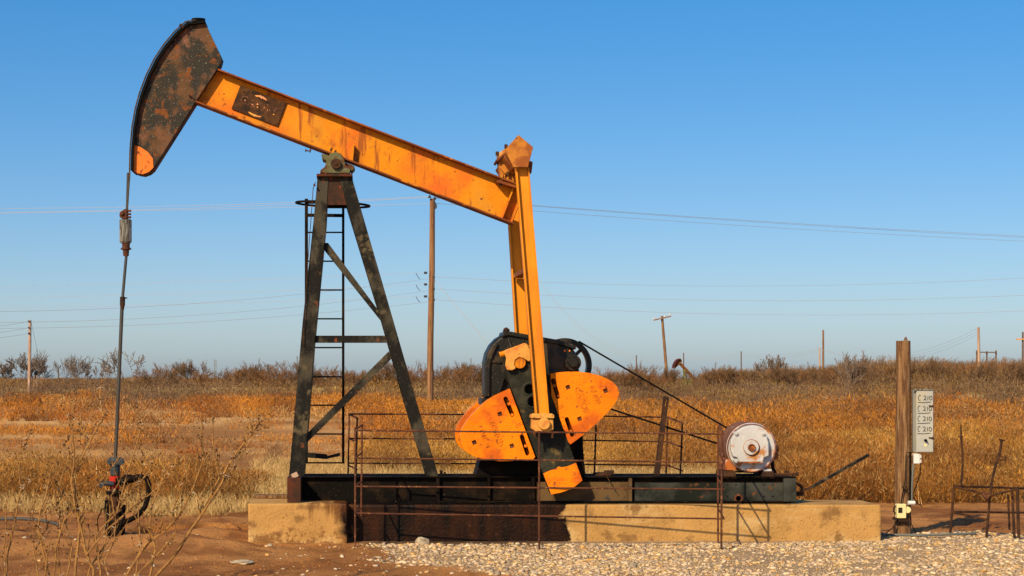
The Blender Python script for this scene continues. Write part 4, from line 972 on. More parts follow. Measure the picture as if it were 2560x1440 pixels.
b.boxp(1964, 1177, 1974, 1190, 19.4, 19.45); b.boxp(1930, 1186, 1975, 1191, 19.3, 19.5); b.tube([P(1930, 1150, 19.4), P(1932, 1170, 19.4), P(1940, 1188, 19.4)], .02, 8); b.build('adjusting_rod', m_drust, pj)
# brake lever
bl = MB(); bl.bar(P(2026, 1220, 19.3), P(2172, 1137, 19.3), .032, .02); bl = bl.build('brake_lever', m_post, pj, bevel=.003)
b = MB(); b.bar(P(1994, 1232, 19.3), P(2030, 1218, 19.3), .02, .03); b.prism([(1992, 1205), (2003, 1210), (2011, 1222), (2012, 1240), (2006, 1234), (2002, 1220), (1992, 1212)], 19.33, 19.35); b.boxp(1992, 1231, 2012, 1240, 19.3, 19.4); b.build('lever_quadrant', m_drust, bl)

# ------------------------------------------------------------------ polished rod assembly hanging from the horsehead
pr = thing('polished_rod', P(288, 1150, 19.45), 'dark polished rod hanging from the horsehead down to the wellhead', 'rod')
b = MB(); b.tube([P(316, 636, 19.45), P(306, 750, 19.45)], .016, 12); b.tube([P(305, 770, 19.45), P(288, 1160, 19.45)], .020, 12); b.tube([P(320, 432, 19.45), P(317, 540, 19.45)], .013, 10); b.build('rod', m_rod, pr, smooth=True)
b = MB(); b.tube([P(306.5, 742, 19.45), P(306, 764, 19.45)], .028, 12); b.tube([P(306, 764, 19.45), P(305, 776, 19.45)], [.024, .019], 12); b.cyl(P(306, 745, 19.45), P(318, 745, 19.45), .007); b.build('coupling', m_drust, pr)
b = MB(); b.prism([(303, 528), (312, 522), (317, 522), (317, 547), (309, 547), (299, 543), (298, 535)], 19.38, 19.52)
for k in range(3): b.cyl(P(318, 527 + 8 * k, 19.40), P(328, 527 + 8 * k, 19.40), .013, n=8)
b.disc(304, 533, 19.355, 19.38, .022, 8); b.build('rod_clamp', m_rust, pr, bevel=.004)
b = MB(); b.tube([P(314, 548, 19.45), P(314, 550, 19.45), P(314, 604, 19.45), P(314, 608, 19.45)], [.055, .068, .068, .055], 8); b.build('load_cell', m_zinc, pr, bevel=.003)
b = MB(); b.tube([P(315, 608, 19.45), P(315, 614, 19.45), P(315, 624, 19.45), P(315, 626, 19.45), P(315, 640, 19.45)], [.045, .040, .046, .034, .030], 12); b.cyl(P(302, 622, 19.45), P(328, 622, 19.45), .010); b.build('carrier_bar', m_rust, pr, smooth=True)

# ------------------------------------------------------------------ wellhead
gz = gh(P(288, 0, 19.45).x, 19.45)
wh = thing('wellhead', (P(288, 0, 19.45).x, 19.45, gz), 'wellhead with dark blue cap and red collar below the polished rod', 'wellhead')
b = MB(); b.tube([P(288, v, 19.45) for v in (1143, 1146, 1163, 1164, 1188, 1190)], [.055, .065, .065, .052, .050, .040], 20); b.lathe_y(301, 1154, [(19.38, .035), (19.44, .035)], 16); b.lathe_y(274, 1154, [(19.38, .03), (19.44, .03)], 16); b.build('stuffing_box', m_blue, wh, smooth=True)
b = MB(); b.tube([P(287, v, 19.45) for v in (1190, 1192, 1220, 1222)], [.042, .056, .056, .045], 20); b.build('red_collar', m_red, wh, smooth=True)
b = MB(); b.tube([P(286, 1222, 19.45), P(285, 1240, 19.45), P(284, 1345, 19.45)], [.045, .055, .055], 16); b.boxp(265, 1245, 276, 1300, 19.4, 19.5); b.tube([P(285, 1262, 19.45), P(285, 1270, 19.45)], .075, 16); b.build('casing_pipe', m_drust, wh, smooth=True)
b = MB(); b.tube([P(285, 1228, 19.45), P(285, 1236, 19.45)], .085, 14); b.tube([P(285, 1300, 19.45), P(285, 1308, 19.45)], .09, 14); b.tube([P(306, 1262, 19.5), P(304, 1345, 19.5)], .035, 10); b.tube([P(268, 1250, 19.4), P(270, 1345, 19.4)], .03, 10); b.build('casing_flange', m_black, wh)
b = MB(); b.tube([P(290, 1205, 19.42), P(305, 1203, 19.42), P(330, 1197, 19.42), P(352, 1191, 19.42), P(366, 1195, 19.42), P(372, 1212, 19.42), P(371, 1240, 19.42), P(362, 1268, 19.42), P(344, 1290, 19.42), P(318, 1303, 19.42), P(296, 1312, 19.42)], [.045, .045, .042, .03, .03, .03, .028, .028, .028, .028, .028], 12); b.tube([P(322, 1197, 19.42), P(322, 1186, 19.42)], .03, 10); b.cyl(P(310, 1200, 19.42), P(318, 1200, 19.42), .055); b.build('flow_line', m_black, wh, smooth=True)
b = MB(); b.tube([P(285, 1210, 19.38), P(262, 1208, 19.38), P(248, 1212, 19.38)], [.028, .025, .02], 10); b.cyl(P(250, 1205, 19.38), P(256, 1216, 19.38), .03); b.build('side_valve', m_blue, wh, smooth=True)
b = MB(); b.tube([P(272, 1262, 19.3), P(254, 1275, 19.3), P(243, 1300, 19.3), P(246, 1330, 19.3)], .006, 6); b.tube([P(300, 1265, 19.35), P(310, 1295, 19.35), P(296, 1330, 19.35)], .012, 6); b.build('thin_hose', m_belt, wh)
b = MB(); b.tube([(P(-250, 1294, 20.6)), P(0, 1297, 20.3), P(60, 1297, 20.2), P(105, 1301, 20.1), P(150, 1312, 20.0)], .019, 10)
tag(b.build('poly_pipe', m_poly, loc=P(0, 1297, 20.3), smooth=True), 'black flexible pipe lying on the dirt at the left edge', 'pipe')

# ------------------------------------------------------------------ guard rails
def rail_fence(name, label, posts, rails, rad, extra=()):
    q = posts[0]; t = thing(name, P(q[0][0], q[0][1], q[0][2]), label, 'railing')
    for ps in posts: MB().tube([P(*a) for a in ps], rad, 8).build('post', m_rust, t, smooth=True)
    for ps in rails: MB().tube([P(*a) for a in ps], rad * .85, 8).build('rail', m_rust, t, smooth=True)
    for nm, ps, r_ in extra: MB().tube([P(*a) for a in ps], r_, 6).build(nm, m_rust, t)
    return t
YA, YM, YR = 18.30, 18.12, 17.93           # the near rail stands slightly skewed to the foundation
fr = rail_fence('guard_rail', 'nearest rusty pipe guard rail, in front of the crank', 
    [[(888, 1068, YA), (888, 1374, YA)], [(905, 1062, 18.62), (903, 1290, 18.62)], [(1348, 1077, YM), (1348, 1382, YM)], [(1805, 1080, YR), (1803, 1398, YR)], [(1795, 1066, 18.55), (1795, 1356, 18.55)]],
    [[(886, y0, YA), (1348, (y0 + y1) / 2, YM), (1812, y1, YR)] for y0, y1 in ((1076, 1085), (1145, 1156), (1216, 1223), (1283, 1297))] +
    [[(888, y_, YA), (905, y_ - 14, 18.62)] for y_ in (1076, 1145, 1216, 1283)] + [[(1810, y1, YR), (1798, y1 - 22, 18.55)] for y1 in (1085, 1156, 1223, 1297)], .0105,
    [('foot_plate', [(1332, 1382, YM - .05), (1366, 1382, YM - .05)], .012), ('foot_plate', [(1783, 1386, YR - .02), (1824, 1386, YR - .02)], .012)])
bk = rail_fence('guard_rail', 'farther rusty pipe guard rail, behind the gearbox and belts',
    [[(873, 1033, 20.5), (870, 1196, 20.5)], [(893, 1045, 20.2), (890, 1190, 20.2)], [(1490, 1063, 20.5), (1486, 1190, 20.5)], [(1669, 1044, 20.6), (1665, 1192, 20.6)], [(1706, 1056, 20.0), (1701, 1188, 20.0)]],
    [[(873, y0, 20.5), (1240, y0 + 1.5, 20.5), (1669, y1, 20.6)] for y0, y1 in ((1035, 1043), (1096, 1104), (1158, 1163))] +
    [[(873, y_, 20.5), (893, y_ + 10, 20.2)] for y_ in (1035, 1096, 1164)] + [[(1669, y_, 20.6), (1706, y_ + 14, 20.0)] for y_ in (1043, 1104, 1163)], .0105)

# ------------------------------------------------------------------ control post on the right
def pole_mesh(mb, pts, n=10, rough=.0, seed=0):
    rd = random.Random(seed); return mb.tube([Vector(p) for p, r in pts], [r for p, r in pts], n)
Yp = 19.75
wp = MB(); wp.tube([P(2256, 1352, Yp), P(2257, 1240, Yp), P(2259, 1000, Yp), P(2258, 852, Yp)], [.090, .088, .080, .076], 14)
wp = tag(wp.build('wooden_post', m_wood, loc=P(2256, 1338, Yp), smooth=True), 'thick weathered wooden post carrying the grey control box', 'post')
b = MB(); b.prism([(2262, 851), (2266, 842), (2270, 851)], Yp - .02, Yp + .03); b.build('splinter', m_wood, wp)
Yq = 19.62
cb = thing('control_box', P(2306, 1132, Yq), 'tall pale grey control box marked C 210 four times', 'control box')
b = MB(); b.boxp(2291, 975, 2334, 1131, Yq, Yq + .17); b.build('cabinet', m_box, cb, bevel=.004)
b = MB(); b.boxp(2292, 977, 2333, 1130, Yq - .012, Yq - .0005); dr = b.build('door', m_box, cb, bevel=.003)
b = MB(); b.boxp(2286, 973, 2333, 976, Yq - .02, Yq + .05); b.build('hood', m_zinc, cb)
b = MB()
for v in (1014, 1094): b.bar(P(2322, v, Yq - .02), P(2334, v + 2, Yq - .02), .012, .012); b.disc(2332, v + 1, Yq - .03, Yq - .013, .012, 8)
b.build('latch', m_drust, cb, bevel=.002)
b = MB(); b.disc(2315, 1101, Yq - .04, Yq - .013, .014, 12); b.bar(P(2313, 1099, Yq - .045), P(2319, 1105, Yq - .045), .01, .01); b.build('switch_knob', m_belt, cb)
MB().disc(2314, 1113, Yq - .016, Yq - .0125, .016, 16).build('button_cover', m_cream, cb)
b = MB(); YI = Yq - .014
def stroke(pts): b.tube([P(x_, y_, YI) for x_, y_ in pts], .0032, 5)
for k, y in enumerate((991, 1018, 1043, 1069)):
    x = 2294.5 if k else 2296; dx_ = 0 if k else 1
    stroke([(x + 6, y - 1), (x + 4, y - 4), (x + 1, y - 1), (x, y + 5), (x + 1.5, y + 10), (x + 5, y + 9)])                       # C
    stroke([(x + 13, y), (x + 15, y - 2), (x + 18, y - 1), (x + 18.5, y + 3), (x + 15, y + 8), (x + 12.5, y + 10), (x + 14.5, y + 7.5), (x + 20, y + 9.5)])   # 2
    stroke([(x + 24, y - 1), (x + 23.5, y + 9)])                                                                                  # 1
    stroke([(x + 31 + 3.2 * math.cos(a), y + 4 + 5.2 * math.sin(a)) for a in np.linspace(0, 6.2832, 11)])                         # 0
    stroke([(x - 1, y + 15), (x + 14, y + 15.5), (x + 31, y + 14)])
b.build('handwriting', m_ink, cb)
b = MB(); b.boxp(2285, 1134, 2300, 1159, Yq + .02, Yq + .08); b.boxp(2300, 1137, 2304, 1146, Yq + .03, Yq + .06); b.boxp(2300, 1149, 2304, 1157, Yq + .03, Yq + .06)
tag(b.build('small_switch_box', m_white, loc=P(2292, 1147, Yq), bevel=.003), 'small white plastic switch box just under the control box', 'switch box')
b = MB(); b.boxp(2243, 1260, 2266, 1296, Yp - .17, Yp - .09); mb_ = thing('meter_box', P(2255, 1296, Yp - .1), 'cream plastic meter box fixed low on the wooden post', 'meter')
b.build('housing', m_cream, mb_, bevel=.006)
b = MB(); b.boxp(2246, 1269, 2256, 1282, Yp - .175, Yp - .1705); b.build('window', m_post, mb_)
b = MB(); b.disc(2270, 1275, Yp - .16, Yp - .1, .035, 16); b.build('dial', m_cream, mb_, bevel=.004)
b = MB(); b.tube([P(2270, 1257, Yp - .13), P(2287, 1257, Yp - .13)], .022, 12); b.build('connector', m_white, mb_)
b = MB(); b.boxp(2236, 1294, 2243, 1300, Yp - .16, Yp - .09); b.boxp(2246, 1297, 2271, 1304, Yp - .15, Yp - .09); b.build('bracket', m_drust, mb_)
def cable(label, pts, r, mat, name='cable', cat='cable', Y=Yp - .12):
    tag(MB().tube([P(*(a if len(a) == 3 else (*a, Y))) for a in pts], r, 7).build(name, mat, loc=P(*(pts[0] if len(pts[0]) == 3 else (*pts[0], Y))), smooth=True), label, cat)
cable('grey conduit running up from the meter box to the control box', [(2279, 1262), (2279, 1230), (2281, 1190), (2284, 1160)], .013, m_pvc, 'conduit', 'conduit')
cable('black conduit along the right side of the wooden post', [(2276, 1250), (2276, 1130)], .012, m_belt, 'conduit', 'conduit')
cable('black cable hanging loose right of the conduit', [(2303, 1158), (2300, 1185), (2290, 1215), (2281, 1240)], .005, m_belt)
cable('thin cable looping over the front of the wooden post', [(2279, 1131), (2268, 1131), (2265, 1140), (2263, 1200), (2252, 1262)], .005, m_belt)
cable('arched black cable tangled on the post above the meter box', [(2252, 1268), (2256, 1235), (2266, 1216), (2274, 1216), (2278, 1232)], .006, m_belt)
cable('cable sweeping from the post down to the right of the meter box', [(2254, 1216), (2272, 1232), (2292, 1255), (2306, 1268)], .004, m_belt)
cable('black cable looping on the left of the meter box', [(2243, 1263), (2235, 1268), (2233, 1278), (2240, 1284)], .006, m_belt)
cable('cable from the meter box down to the ground on its left', [(2243, 1300), (2233, 1318), (2214, 1334)], .005, m_belt)
cable('cable from the meter box down to the ground on its right', [(2277, 1290), (2278, 1310), (2290, 1332)], .005, m_belt)
cable('grey pipe lying on the ground from the foundation to the pipe frame', [(2204, 1336, 19.6), (2240, 1337, 19.5), (2300, 1338, 19.35), (2390, 1335, 19.4), (2440, 1333, 19.5)], .013, m_pvc, 'ground_pipe', 'pipe')
cable('short dark metal stake at the foot of the wooden post', [(2236, 1336), (2236, 1312), (2240, 1311)], .012, m_drust, 'stake', 'stake')

# ------------------------------------------------------------------ rusty pipe frame far right
pf = thing('pipe_frame', P(2375, 1338, 19.7), 'rusty welded pipe frame standing at the right edge', 'pipe frame')
def pipe(nm, pts, r): MB().tube([P(*a) for a in pts], r, 8).build(nm, m_drust if r > .011 else m_rust, pf, smooth=True)
pipe('post', [(2385, 1214, 19.7), (2375, 1342, 19.7)], .014); pipe('post', [(2543, 1224, 19.0), (2547, 1345, 19.0)], .016); pipe('post', [(2530, 1222, 19.2), (2536, 1345, 19.2)], .014); pipe('post', [(2520, 1236, 20.3), (2524, 1332, 20.3)], .012)
pipe('rail', [(2384, 1216, 19.7), (2480, 1218, 20.1), (2640, 1224, 20.6)], .0125); pipe('rail', [(2385, 1217, 19.7), (2470, 1236, 19.3)], .0115); pipe('rail', [(2470, 1240, 19.3), (2547, 1222, 19.0)], .0125)
pipe('rail', [(2380, 1279, 19.7), (2640, 1283, 20.5)], .0125); pipe('rail', [(2380, 1280, 19.7), (2466, 1299, 19.3)], .0115)
b = MB(); b.disc(2467, 1240, 19.22, 19.28, .03, 16); b.build('round_plate', m_rust, pf)
sr = thing('bent_pipe', P(2466, 1345, 19.3), 'bent rusty pipe with a flat round cap and side hook, leaning on the frame', 'pipe')
b = MB(); b.tube([P(*a) for a in ((2466, 1345, 19.3), (2474, 1250, 19.3), (2480, 1200, 19.3), (2489, 1165, 19.3), (2500, 1130, 19.3), (2504, 1102, 19.3))], .0135, 8); b.build('shaft', m_drust, sr, smooth=True)
b = MB(); b.tube([P(2504, 1102, 19.3), P(2505, 1098, 19.3)], .03, 14); b.build('round_cap', m_drust, sr)
b = MB(); b.tube([P(*a) for a in ((2497, 1149, 19.3), (2513, 1151, 19.3), (2514, 1139, 19.3))], .009, 8); b.build('hook', m_drust, sr)
sv = thing('valve_stem', P(2403, 1216, 19.75), 'upright rusty rod with a small disc near its tip, on the frame corner', 'pipe')
b = MB(); b.tube([P(*a) for a in ((2403, 1216, 19.75), (2407, 1150, 19.75), (2403, 1092, 19.75), (2402, 1062, 19.75))], [.012, .012, .012, .006], 8); b.build('shaft', m_drust, sv, smooth=True)
b = MB(); b.tube([P(2402, 1093, 19.75), P(2402, 1090, 19.75)], .026, 14); b.build('disc', m_rust, sv)

# ------------------------------------------------------------------ poles and wires
def pole(u, ytop, Y, wpx, mat, label, ubase=None, name='utility_pole', bow=0):
    X = ((ubase or u) - CX) * Y / FPX; z = gh(X, Y); yb = CY + (CH - z) * FPX / Y
    t = thing(name, (X, Y, z), label, 'utility pole'); r = wpx / 2 * Y / FPX
    ub = ubase or u
    pts = [P(ub, yb + 20 * 19 / Y, Y), P(ub + (u - ub) * .33 + bow, yb + (ytop - yb) * .33, Y), P(ub + (u - ub) * .66 - bow, yb + (ytop - yb) * .66, Y), P(u, ytop, Y)]
    MB().tube(pts, [r * 1.12, r * 1.05, r * .98, r * .88], 12).build('shaft', mat, t, smooth=True)
    return t
bigp = pole(1081, 497, 91, 15, m_pole, 'tall brown utility pole behind the samson post, under the walking beam', 1075, bow=-1)
b = MB(); b.prism([(1083, 502), (1090, 507), (1093, 516), (1090, 523), (1086, 518)], 90.7, 90.85); b.build('bracket', m_ins, bigp)
for (u_, v_) in ((1074, 492), (1087, 496)): MB().tube([P(u_, v_ + 3, 90.8), P(u_, v_ + 1, 90.8), P(u_, v_ - 2, 90.8), P(u_, v_ - 4, 90.8)], [.07, .08, .05, .03], 10).build('insulator', m_ins, bigp)
for v_ in (682, 711, 741): MB().tube([P(1060, v_, 90.8), P(1068, v_, 90.8)], .06, 8).build('insulator', m_ins, bigp)
for v_ in (692, 722, 749): MB().tube([P(1083, v_, 90.8), P(1087, v_, 90.8)], .07, 8).build('insulator', m_ins, bigp)
b = MB()
for v_ in (683, 712, 741): b.tube([P(1040, v_, 90.8), P(1044, v_ + 8, 90.8), P(1050, v_ + 15, 90.8)], .015, 5)
b.build('jumper_wire', m_ins, bigp)
NW = [0]
def wire(a, b_, c, Y0, Y1, label, group, r=.014, ext=(0, 0)):
    r *= .66
    (x0, y0), (x1, y1), (x2, y2) = a, b_, c
    co = np.polyfit([x0, x1, x2], [y0, y1, y2], 2); pts = []
    xs = np.linspace(x0 - ext[0], x2 + ext[1], 22)
    for x in xs: Y = Y0 + (Y1 - Y0) * (x - x0) / (x2 - x0); pts.append(P(x, np.polyval(co, x), Y))
    o = MB().tube(pts, r, 5).build('power_line', m_wire, loc=pts[0]); tag(o, label, 'wire', group); return o
GW = 'power lines on the tall brown pole'
wire((0, 521), (400, 516), (1074, 491), 110, 91, 'topmost wire left of the tall brown pole', GW, ext=(400, 0))
wire((0, 531.5), (400, 523), (1074, 493), 110, 91, 'second wire from the top left of the tall brown pole', GW, ext=(400, 0))
wire((0, 533), (740, 518), (1080, 509), 110, 91, 'third wire from the top left of the tall brown pole', GW, ext=(400, 0))
for k, (a, m_, e) in enumerate((((0, 717), (740, 695), (1060, 682)), ((0, 744), (740, 725), (1060, 711)), ((0, 770), (740, 752), (1060, 741)))):
    wire(a, m_, e, 120, 91, ('upper', 'middle', 'lower')[k] + ' of the three wires ending at insulators left of the tall pole', GW, .010, (400, 0))
for k, (a, m_, e) in enumerate((((0, 779), (740, 737), (1070, 697)), ((0, 806), (740, 767), (1070, 727)), ((0, 821), (740, 788), (1070, 755)))):
    wire(a, m_, e, 75, 91, ('upper', 'middle', 'lower')[k] + ' of the three sagging wires meeting the tall pole from the left', GW, .009, (400, 0))
wire((1087, 494), (1560, 530), (2560, 590.5), 91, 120, 'topmost wire right of the tall brown pole', GW, ext=(0, 400))
wire((1074, 494), (1560, 532), (2560, 593.5), 91, 120, 'second wire from the top right of the tall brown pole', GW, ext=(0, 400))
wire((1090, 508), (1560, 544), (2560, 603), 91, 120, 'third wire from the top right of the tall brown pole', GW, ext=(0, 400))
for k, (a, m_, e) in enumerate((((1087, 692), (1800, 715), (2560, 695)), ((1087, 722), (1900, 752), (2560, 738)), ((1087, 749), (1950, 787), (2560, 777)))):
    wire(a, m_, e, 91, 100, ('upper', 'middle', 'lower')[k] + ' of the three sagging wires right of the tall pole', GW, .011, (0, 400))
tag(MB().tube([P(1084, 698, 91), P(1225, 866, 90), P(1366, 1034, 89)], .012, 5).build('guy_wire', m_wire, loc=P(1366, 1032, 89)), 'thin guy wire slanting from the tall pole down behind the gearbox', 'wire')
lp = pole(75, 800, 146, 8, m_polep, 'weathered pale utility pole at the left edge among bare trees', 73)
for v_ in (803, 819, 833): MB().tube([P(70, v_, 145.8), P(74, v_, 145.8)], .06, 6).build('insulator', m_ins, lp)
for k, (y0, y1) in enumerate(((815, 803), (831, 819), (844, 833))): wire((0, y0), (37, (y0 + y1) / 2 + 1, ), (72, y1), 142, 146, ('upper', 'middle', 'lower')[k] + ' of the three short wires left of the left utility pole', 'wires at the left edge', .015, (200, 0))
tag(MB().tube([P(78, 806, 146), P(94, 880, 150), P(100, 975, 155)], .012, 5).build('guy_wire', m_wire, loc=P(100, 975, 155)), 'thin guy wire slanting right from the left utility pole', 'wire')
tp = pole(1655, 790, 190, 7, m_pole, 'leaning utility pole with a tilted crossarm above the belts', 1671)
b = MB(); b.bar(P(1634, 800.5, 189.7), P(1678, 790.5, 189.7), .13, .12); b.build('crossarm', m_pole, tp)
for u_, v_ in ((1635, 796), (1662, 790), (1675, 786)): MB().tube([P(u_, v_ + 2, 189.7), P(u_, v_ - 3, 189.7)], .08, 6).build('insulator', m_insw, tp)
GP = 'distant utility poles'
pole(1591, 888, 400, 3, m_pold, 'distant thin pole left of the leaning pole', name='utility_pole')
pole(1709, 882, 400, 3, m_pold, 'distant thin pole directly behind the far pump jack')
pole(1853, 878, 380, 3, m_pold, 'distant thin pole standing alone right of the far pump jack')
pole(2049, 869, 330, 4, m_polep, 'shorter pale pole of the twin poles')
pole(2058, 825, 260, 5, m_pole, 'taller brown pole of the twin poles')
pole(2446, 818, 150, 7, m_polep, 'pale bare pole right of the control box', 2449)
ep = pole(2557, 830, 300, 5, m_pold, 'dark pole with yellow-ended crossarm at the right edge')
b = MB(); b.bar(P(2541, 848, 299.6), P(2575, 848, 299.6), .22, .2); b.build('crossarm', m_yell, ep)
hf = thing('h_frame', P(2467, 965, 330), 'distant H-shaped pole frame beyond the pale bare pole', 'pole frame')
for u_, v_ in ((2442, 876), (2467, 878), (2490, 876)): MB().tube([P(u_, 968, 330), P(u_, v_, 330)], .14, 8).build('post', m_pold, hf)
MB().bar(P(2440, 880.5, 329.7), P(2492, 881, 329.7), .2, .2).build('crossbar', m_pold, hf)
for k in range(3):
    w = ('upper', 'middle', 'lower')[k]
    wire((1593, 891 + 4 * k), (1650, 896 + 4 * k), (1707, 886 + 4 * k), 400, 400, w + ' wire left of the pole behind the far pump jack', 'far power lines', .02, (300, 0))
    wire((1711, 886 + 4 * k), (1780, 892 + 4 * k), (1851, 882 + 4 * k), 400, 380, w + ' wire right of the pole behind the far pump jack', 'far power lines', .02)
    wire((1855, 882 + 4 * k), (1950, 886 + 4 * k), (2047, 872 + 4 * k), 380, 330, w + ' wire leading to the pale twin pole', 'far power lines', .02)
    wire((2062, 843 + 7 * k), (2140, 870 + 8 * k), (2560, 930 + 8 * k), 260, 200, w + ' wire right of the brown twin pole', 'far power lines', .012)
    wire((2290, 880 + 7 * k), (2370, 855 + 8 * k), (2444, 820 + 8 * k), 170, 150, w + ' wire rising to the pale bare pole', 'far power lines', .012, (250, 0))
# lattice mast and hunting stand on the left horizon
lt = thing('lattice_mast', P(538, 960, 400), 'thin grey lattice mast on the left horizon', 'mast')
b = MB()
for s_ in (-2.4, 2.4): b.cyl(P(538 + s_, 962, 400), P(538 + s_, 900, 400), .07, n=4)
b.build('leg', m_zinc, lt)
b = MB(); 
for k in range(9): b.bar(P(535.6 if k % 2 else 540.4, 960 - 7 * k, 400), P(540.4 if k % 2 else 535.6, 953 - 7 * k, 400), .08, .08)
b.build('lattice', m_zinc, lt)
hs = thing('hunting_stand', P(89, 975, 200), 'small dark box on stilts beside the left utility pole', 'stand')
b = MB(); b.boxp(85.5, 929.5, 92, 937.5, 200, 200.4); b.prism([(85, 929.4), (88.5, 927.5), (92.5, 929.4)], 199.95, 200.45); b.build('cabin', m_black, hs)
b = MB(); [b.cyl(P(u_, 937.6, 200.1), P(u_ + d_, 985, 200.1), .05, n=6) for u_, d_ in ((86, -3), (91.5, 2))]; b.bar(P(85, 950, 200.1), P(92, 958, 200.1), .06, .06); b.build('stilt', m_polep, hs)
dp = pole(146, 919, 300, 3, m_pold, 'short dark stub pole among the bare trees on the left')

# distant pump jack
K = 210.0
fp = thing('pump_jack', P(1712, 980, K), 'small distant pump jack rising out of the thicket', 'pump jack')
m_fo = M('faded_brown_orange_paint', (.22, .08, .015), [((.12, .04, .012), 1.5, .5, .1)], rough=.6)
m_fr = M('faded_maroon_paint', (.09, .02, .014), rough=.6); m_fg = M('faded_green_paint', (.20, .17, .05), [((.12, .1, .04), 2, .5, .1)], rough=.6)
b = MB(); b.prism([(1684.5, 919.5), (1687, 911), (1691, 904), (1696, 899), (1701, 897), (1703.5, 899), (1705, 904), (1700, 911), (1692, 917), (1689, 920)], K, K + .5); hd = b.build('horsehead', m_fo, fp)
b = MB(); b.prism([(1683.2, 920), (1685, 911.5), (1689, 903.5), (1694.5, 897.7), (1701, 896), (1703, 897), (1697, 899.5), (1692, 904.5), (1688, 911.5), (1686, 920)], K - .3, K + .8); b.build('wireline_plate', m_fr, hd)
b = MB(); b.prism([(1704, 907.5), (1733.5, 939), (1731, 945), (1727, 943.5), (1699.5, 912.5)], K + .1, K + .4); b.build('walking_beam', m_fo, fp)
b = MB(); b.prism([(1708, 925), (1715, 923), (1716, 929), (1713, 932), (1708, 931)], K + .05, K + .45); b.build('saddle_bearing', m_fg, fp)
for (u0, u1, y) in ((1709.5, 1702, K), (1713, 1716, K), (1711.5, 1708, K + 1.2), (1714, 1722, K + 1.2)): MB().bar(P(u0, 930, y), P(u1, 978, y), .09, .12).build('post_leg', m_fg, fp)
b = MB(); b.tube([P(1685.5, 920, K), P(1685.5, 968, K)], .035, 5); b.tube([P(1688, 920, K), P(1688, 929, K)], .03, 5); b.boxp(1685.5, 928.5, 1689, 931.5, K - .1, K + .1); b.build('rod', m_fr, fp)
b = MB(); b.tube([P(1682.5, 911, K), P(1682.5, 945, K)], .04, 5); b.build('gin_pole', m_fr, fp)
b = MB(); b.prism([(1722, 948), (1735, 950), (1738, 980), (1720, 980)], K + .1, K + .6); b.build('gearbox', m_fg, fp)
b = MB(); b.tube([P(1732, 942, K), P(1734, 965, K)], .06, 5); b.build('pitman_arm', m_fo, fp)

# ------------------------------------------------------------------ foreground thorny saplings
def sapling(name, label, stems, Yb0, seed, twigs, base):
    rd = random.Random(seed)
    t = thing(name, base, label, 'sapling'); BUD = MB(); TH = MB()
    for si, st in enumerate(stems):
        pts_px, w0, w1 = st; n = len(pts_px); yo = rd.uniform(-.35, .45)
        pts = [P(x_, y_, Yb0 + yo * i / (n - 1)) for i, (x_, y_) in enumerate(pts_px)]
        # resample with slight zigzag
        fine = []
        for i in range(n - 1):
            for k in range(4): fine.append(pts[i].lerp(pts[i + 1], k / 4) + Vector((rd.uniform(-1, 1), rd.uniform(-1, 1), 0)) * .0035)
        fine.append(pts[-1]); m = len(fine); sc = Yb0 / FPX
        mb = MB(); bud = MB(); th = MB()
        rs = [(w0 + (w1 - w0) * i / (m - 1)) * sc / 2 * 1.12 for i in range(m)]
        mb.tube(fine, rs, 6)
        def nodes(path, r_, dens):
            for i in range(1, len(path)):
                L = (path[i] - path[i - 1]).length
                for _ in range(int(L * dens + rd.random())):
                    q = path[i - 1].lerp(path[i], rd.random()); a = rd.uniform(0, 6.28)
                    bud.lump(q + Vector((math.cos(a), math.sin(a) * .4, .3)) * (r_ + .002), rd.uniform(.0045, .0085), rd.randint(0, 999), (1, 1, 1), .3, 1)
        nodes(fine[m // 3:], w1 * sc * .5, 15)
        nt_ = int(twigs * (fine[-1] - fine[0]).length)
        for _ in range(nt_):
            i = rd.randint(m // 5, m - 2); p0 = fine[i]; d = (fine[i + 1] - fine[i]).normalized(); sd = rd.choice((-1, 1))
            d = (d + Vector((sd * rd.uniform(.35, .9), rd.uniform(-.5, .5), rd.uniform(-.1, .4)))).normalized(); L = rd.uniform(.06, .30) * (1.1 - .5 * i / m)
            pa = [p0]
            for k in range(4):
                d = (d + Vector((rd.uniform(-.2, .2), rd.uniform(-.2, .2), rd.uniform(.0, .28)))).normalized(); pa.append(pa[-1] + d * L / 4)
            r0 = max(.0019, rs[i] * .5); mb.tube(pa, [r0, r0 * .9, r0 * .8, r0 * .7, r0 * .6], 5); nodes(pa, r0 * .8, 18)
        for _ in range(5):
            i = rd.randint(1, m - 2); d = Vector((rd.uniform(-1, 1), rd.uniform(-.6, .2), rd.uniform(-.5, .6))).normalized(); th.tube([fine[i], fine[i] + d * rd.uniform(.02, .05)], [.0022, .0006], 5)
        br = mb.build('branch', m_twig, t, smooth=True)
        BUD.add(bud.v, bud.f); TH.add(th.v, th.f)
    tag(BUD.build('buds', m_bud, t), kind='stuff'); tag(TH.build('thorns', m_thorn, t), kind='stuff')
    return t
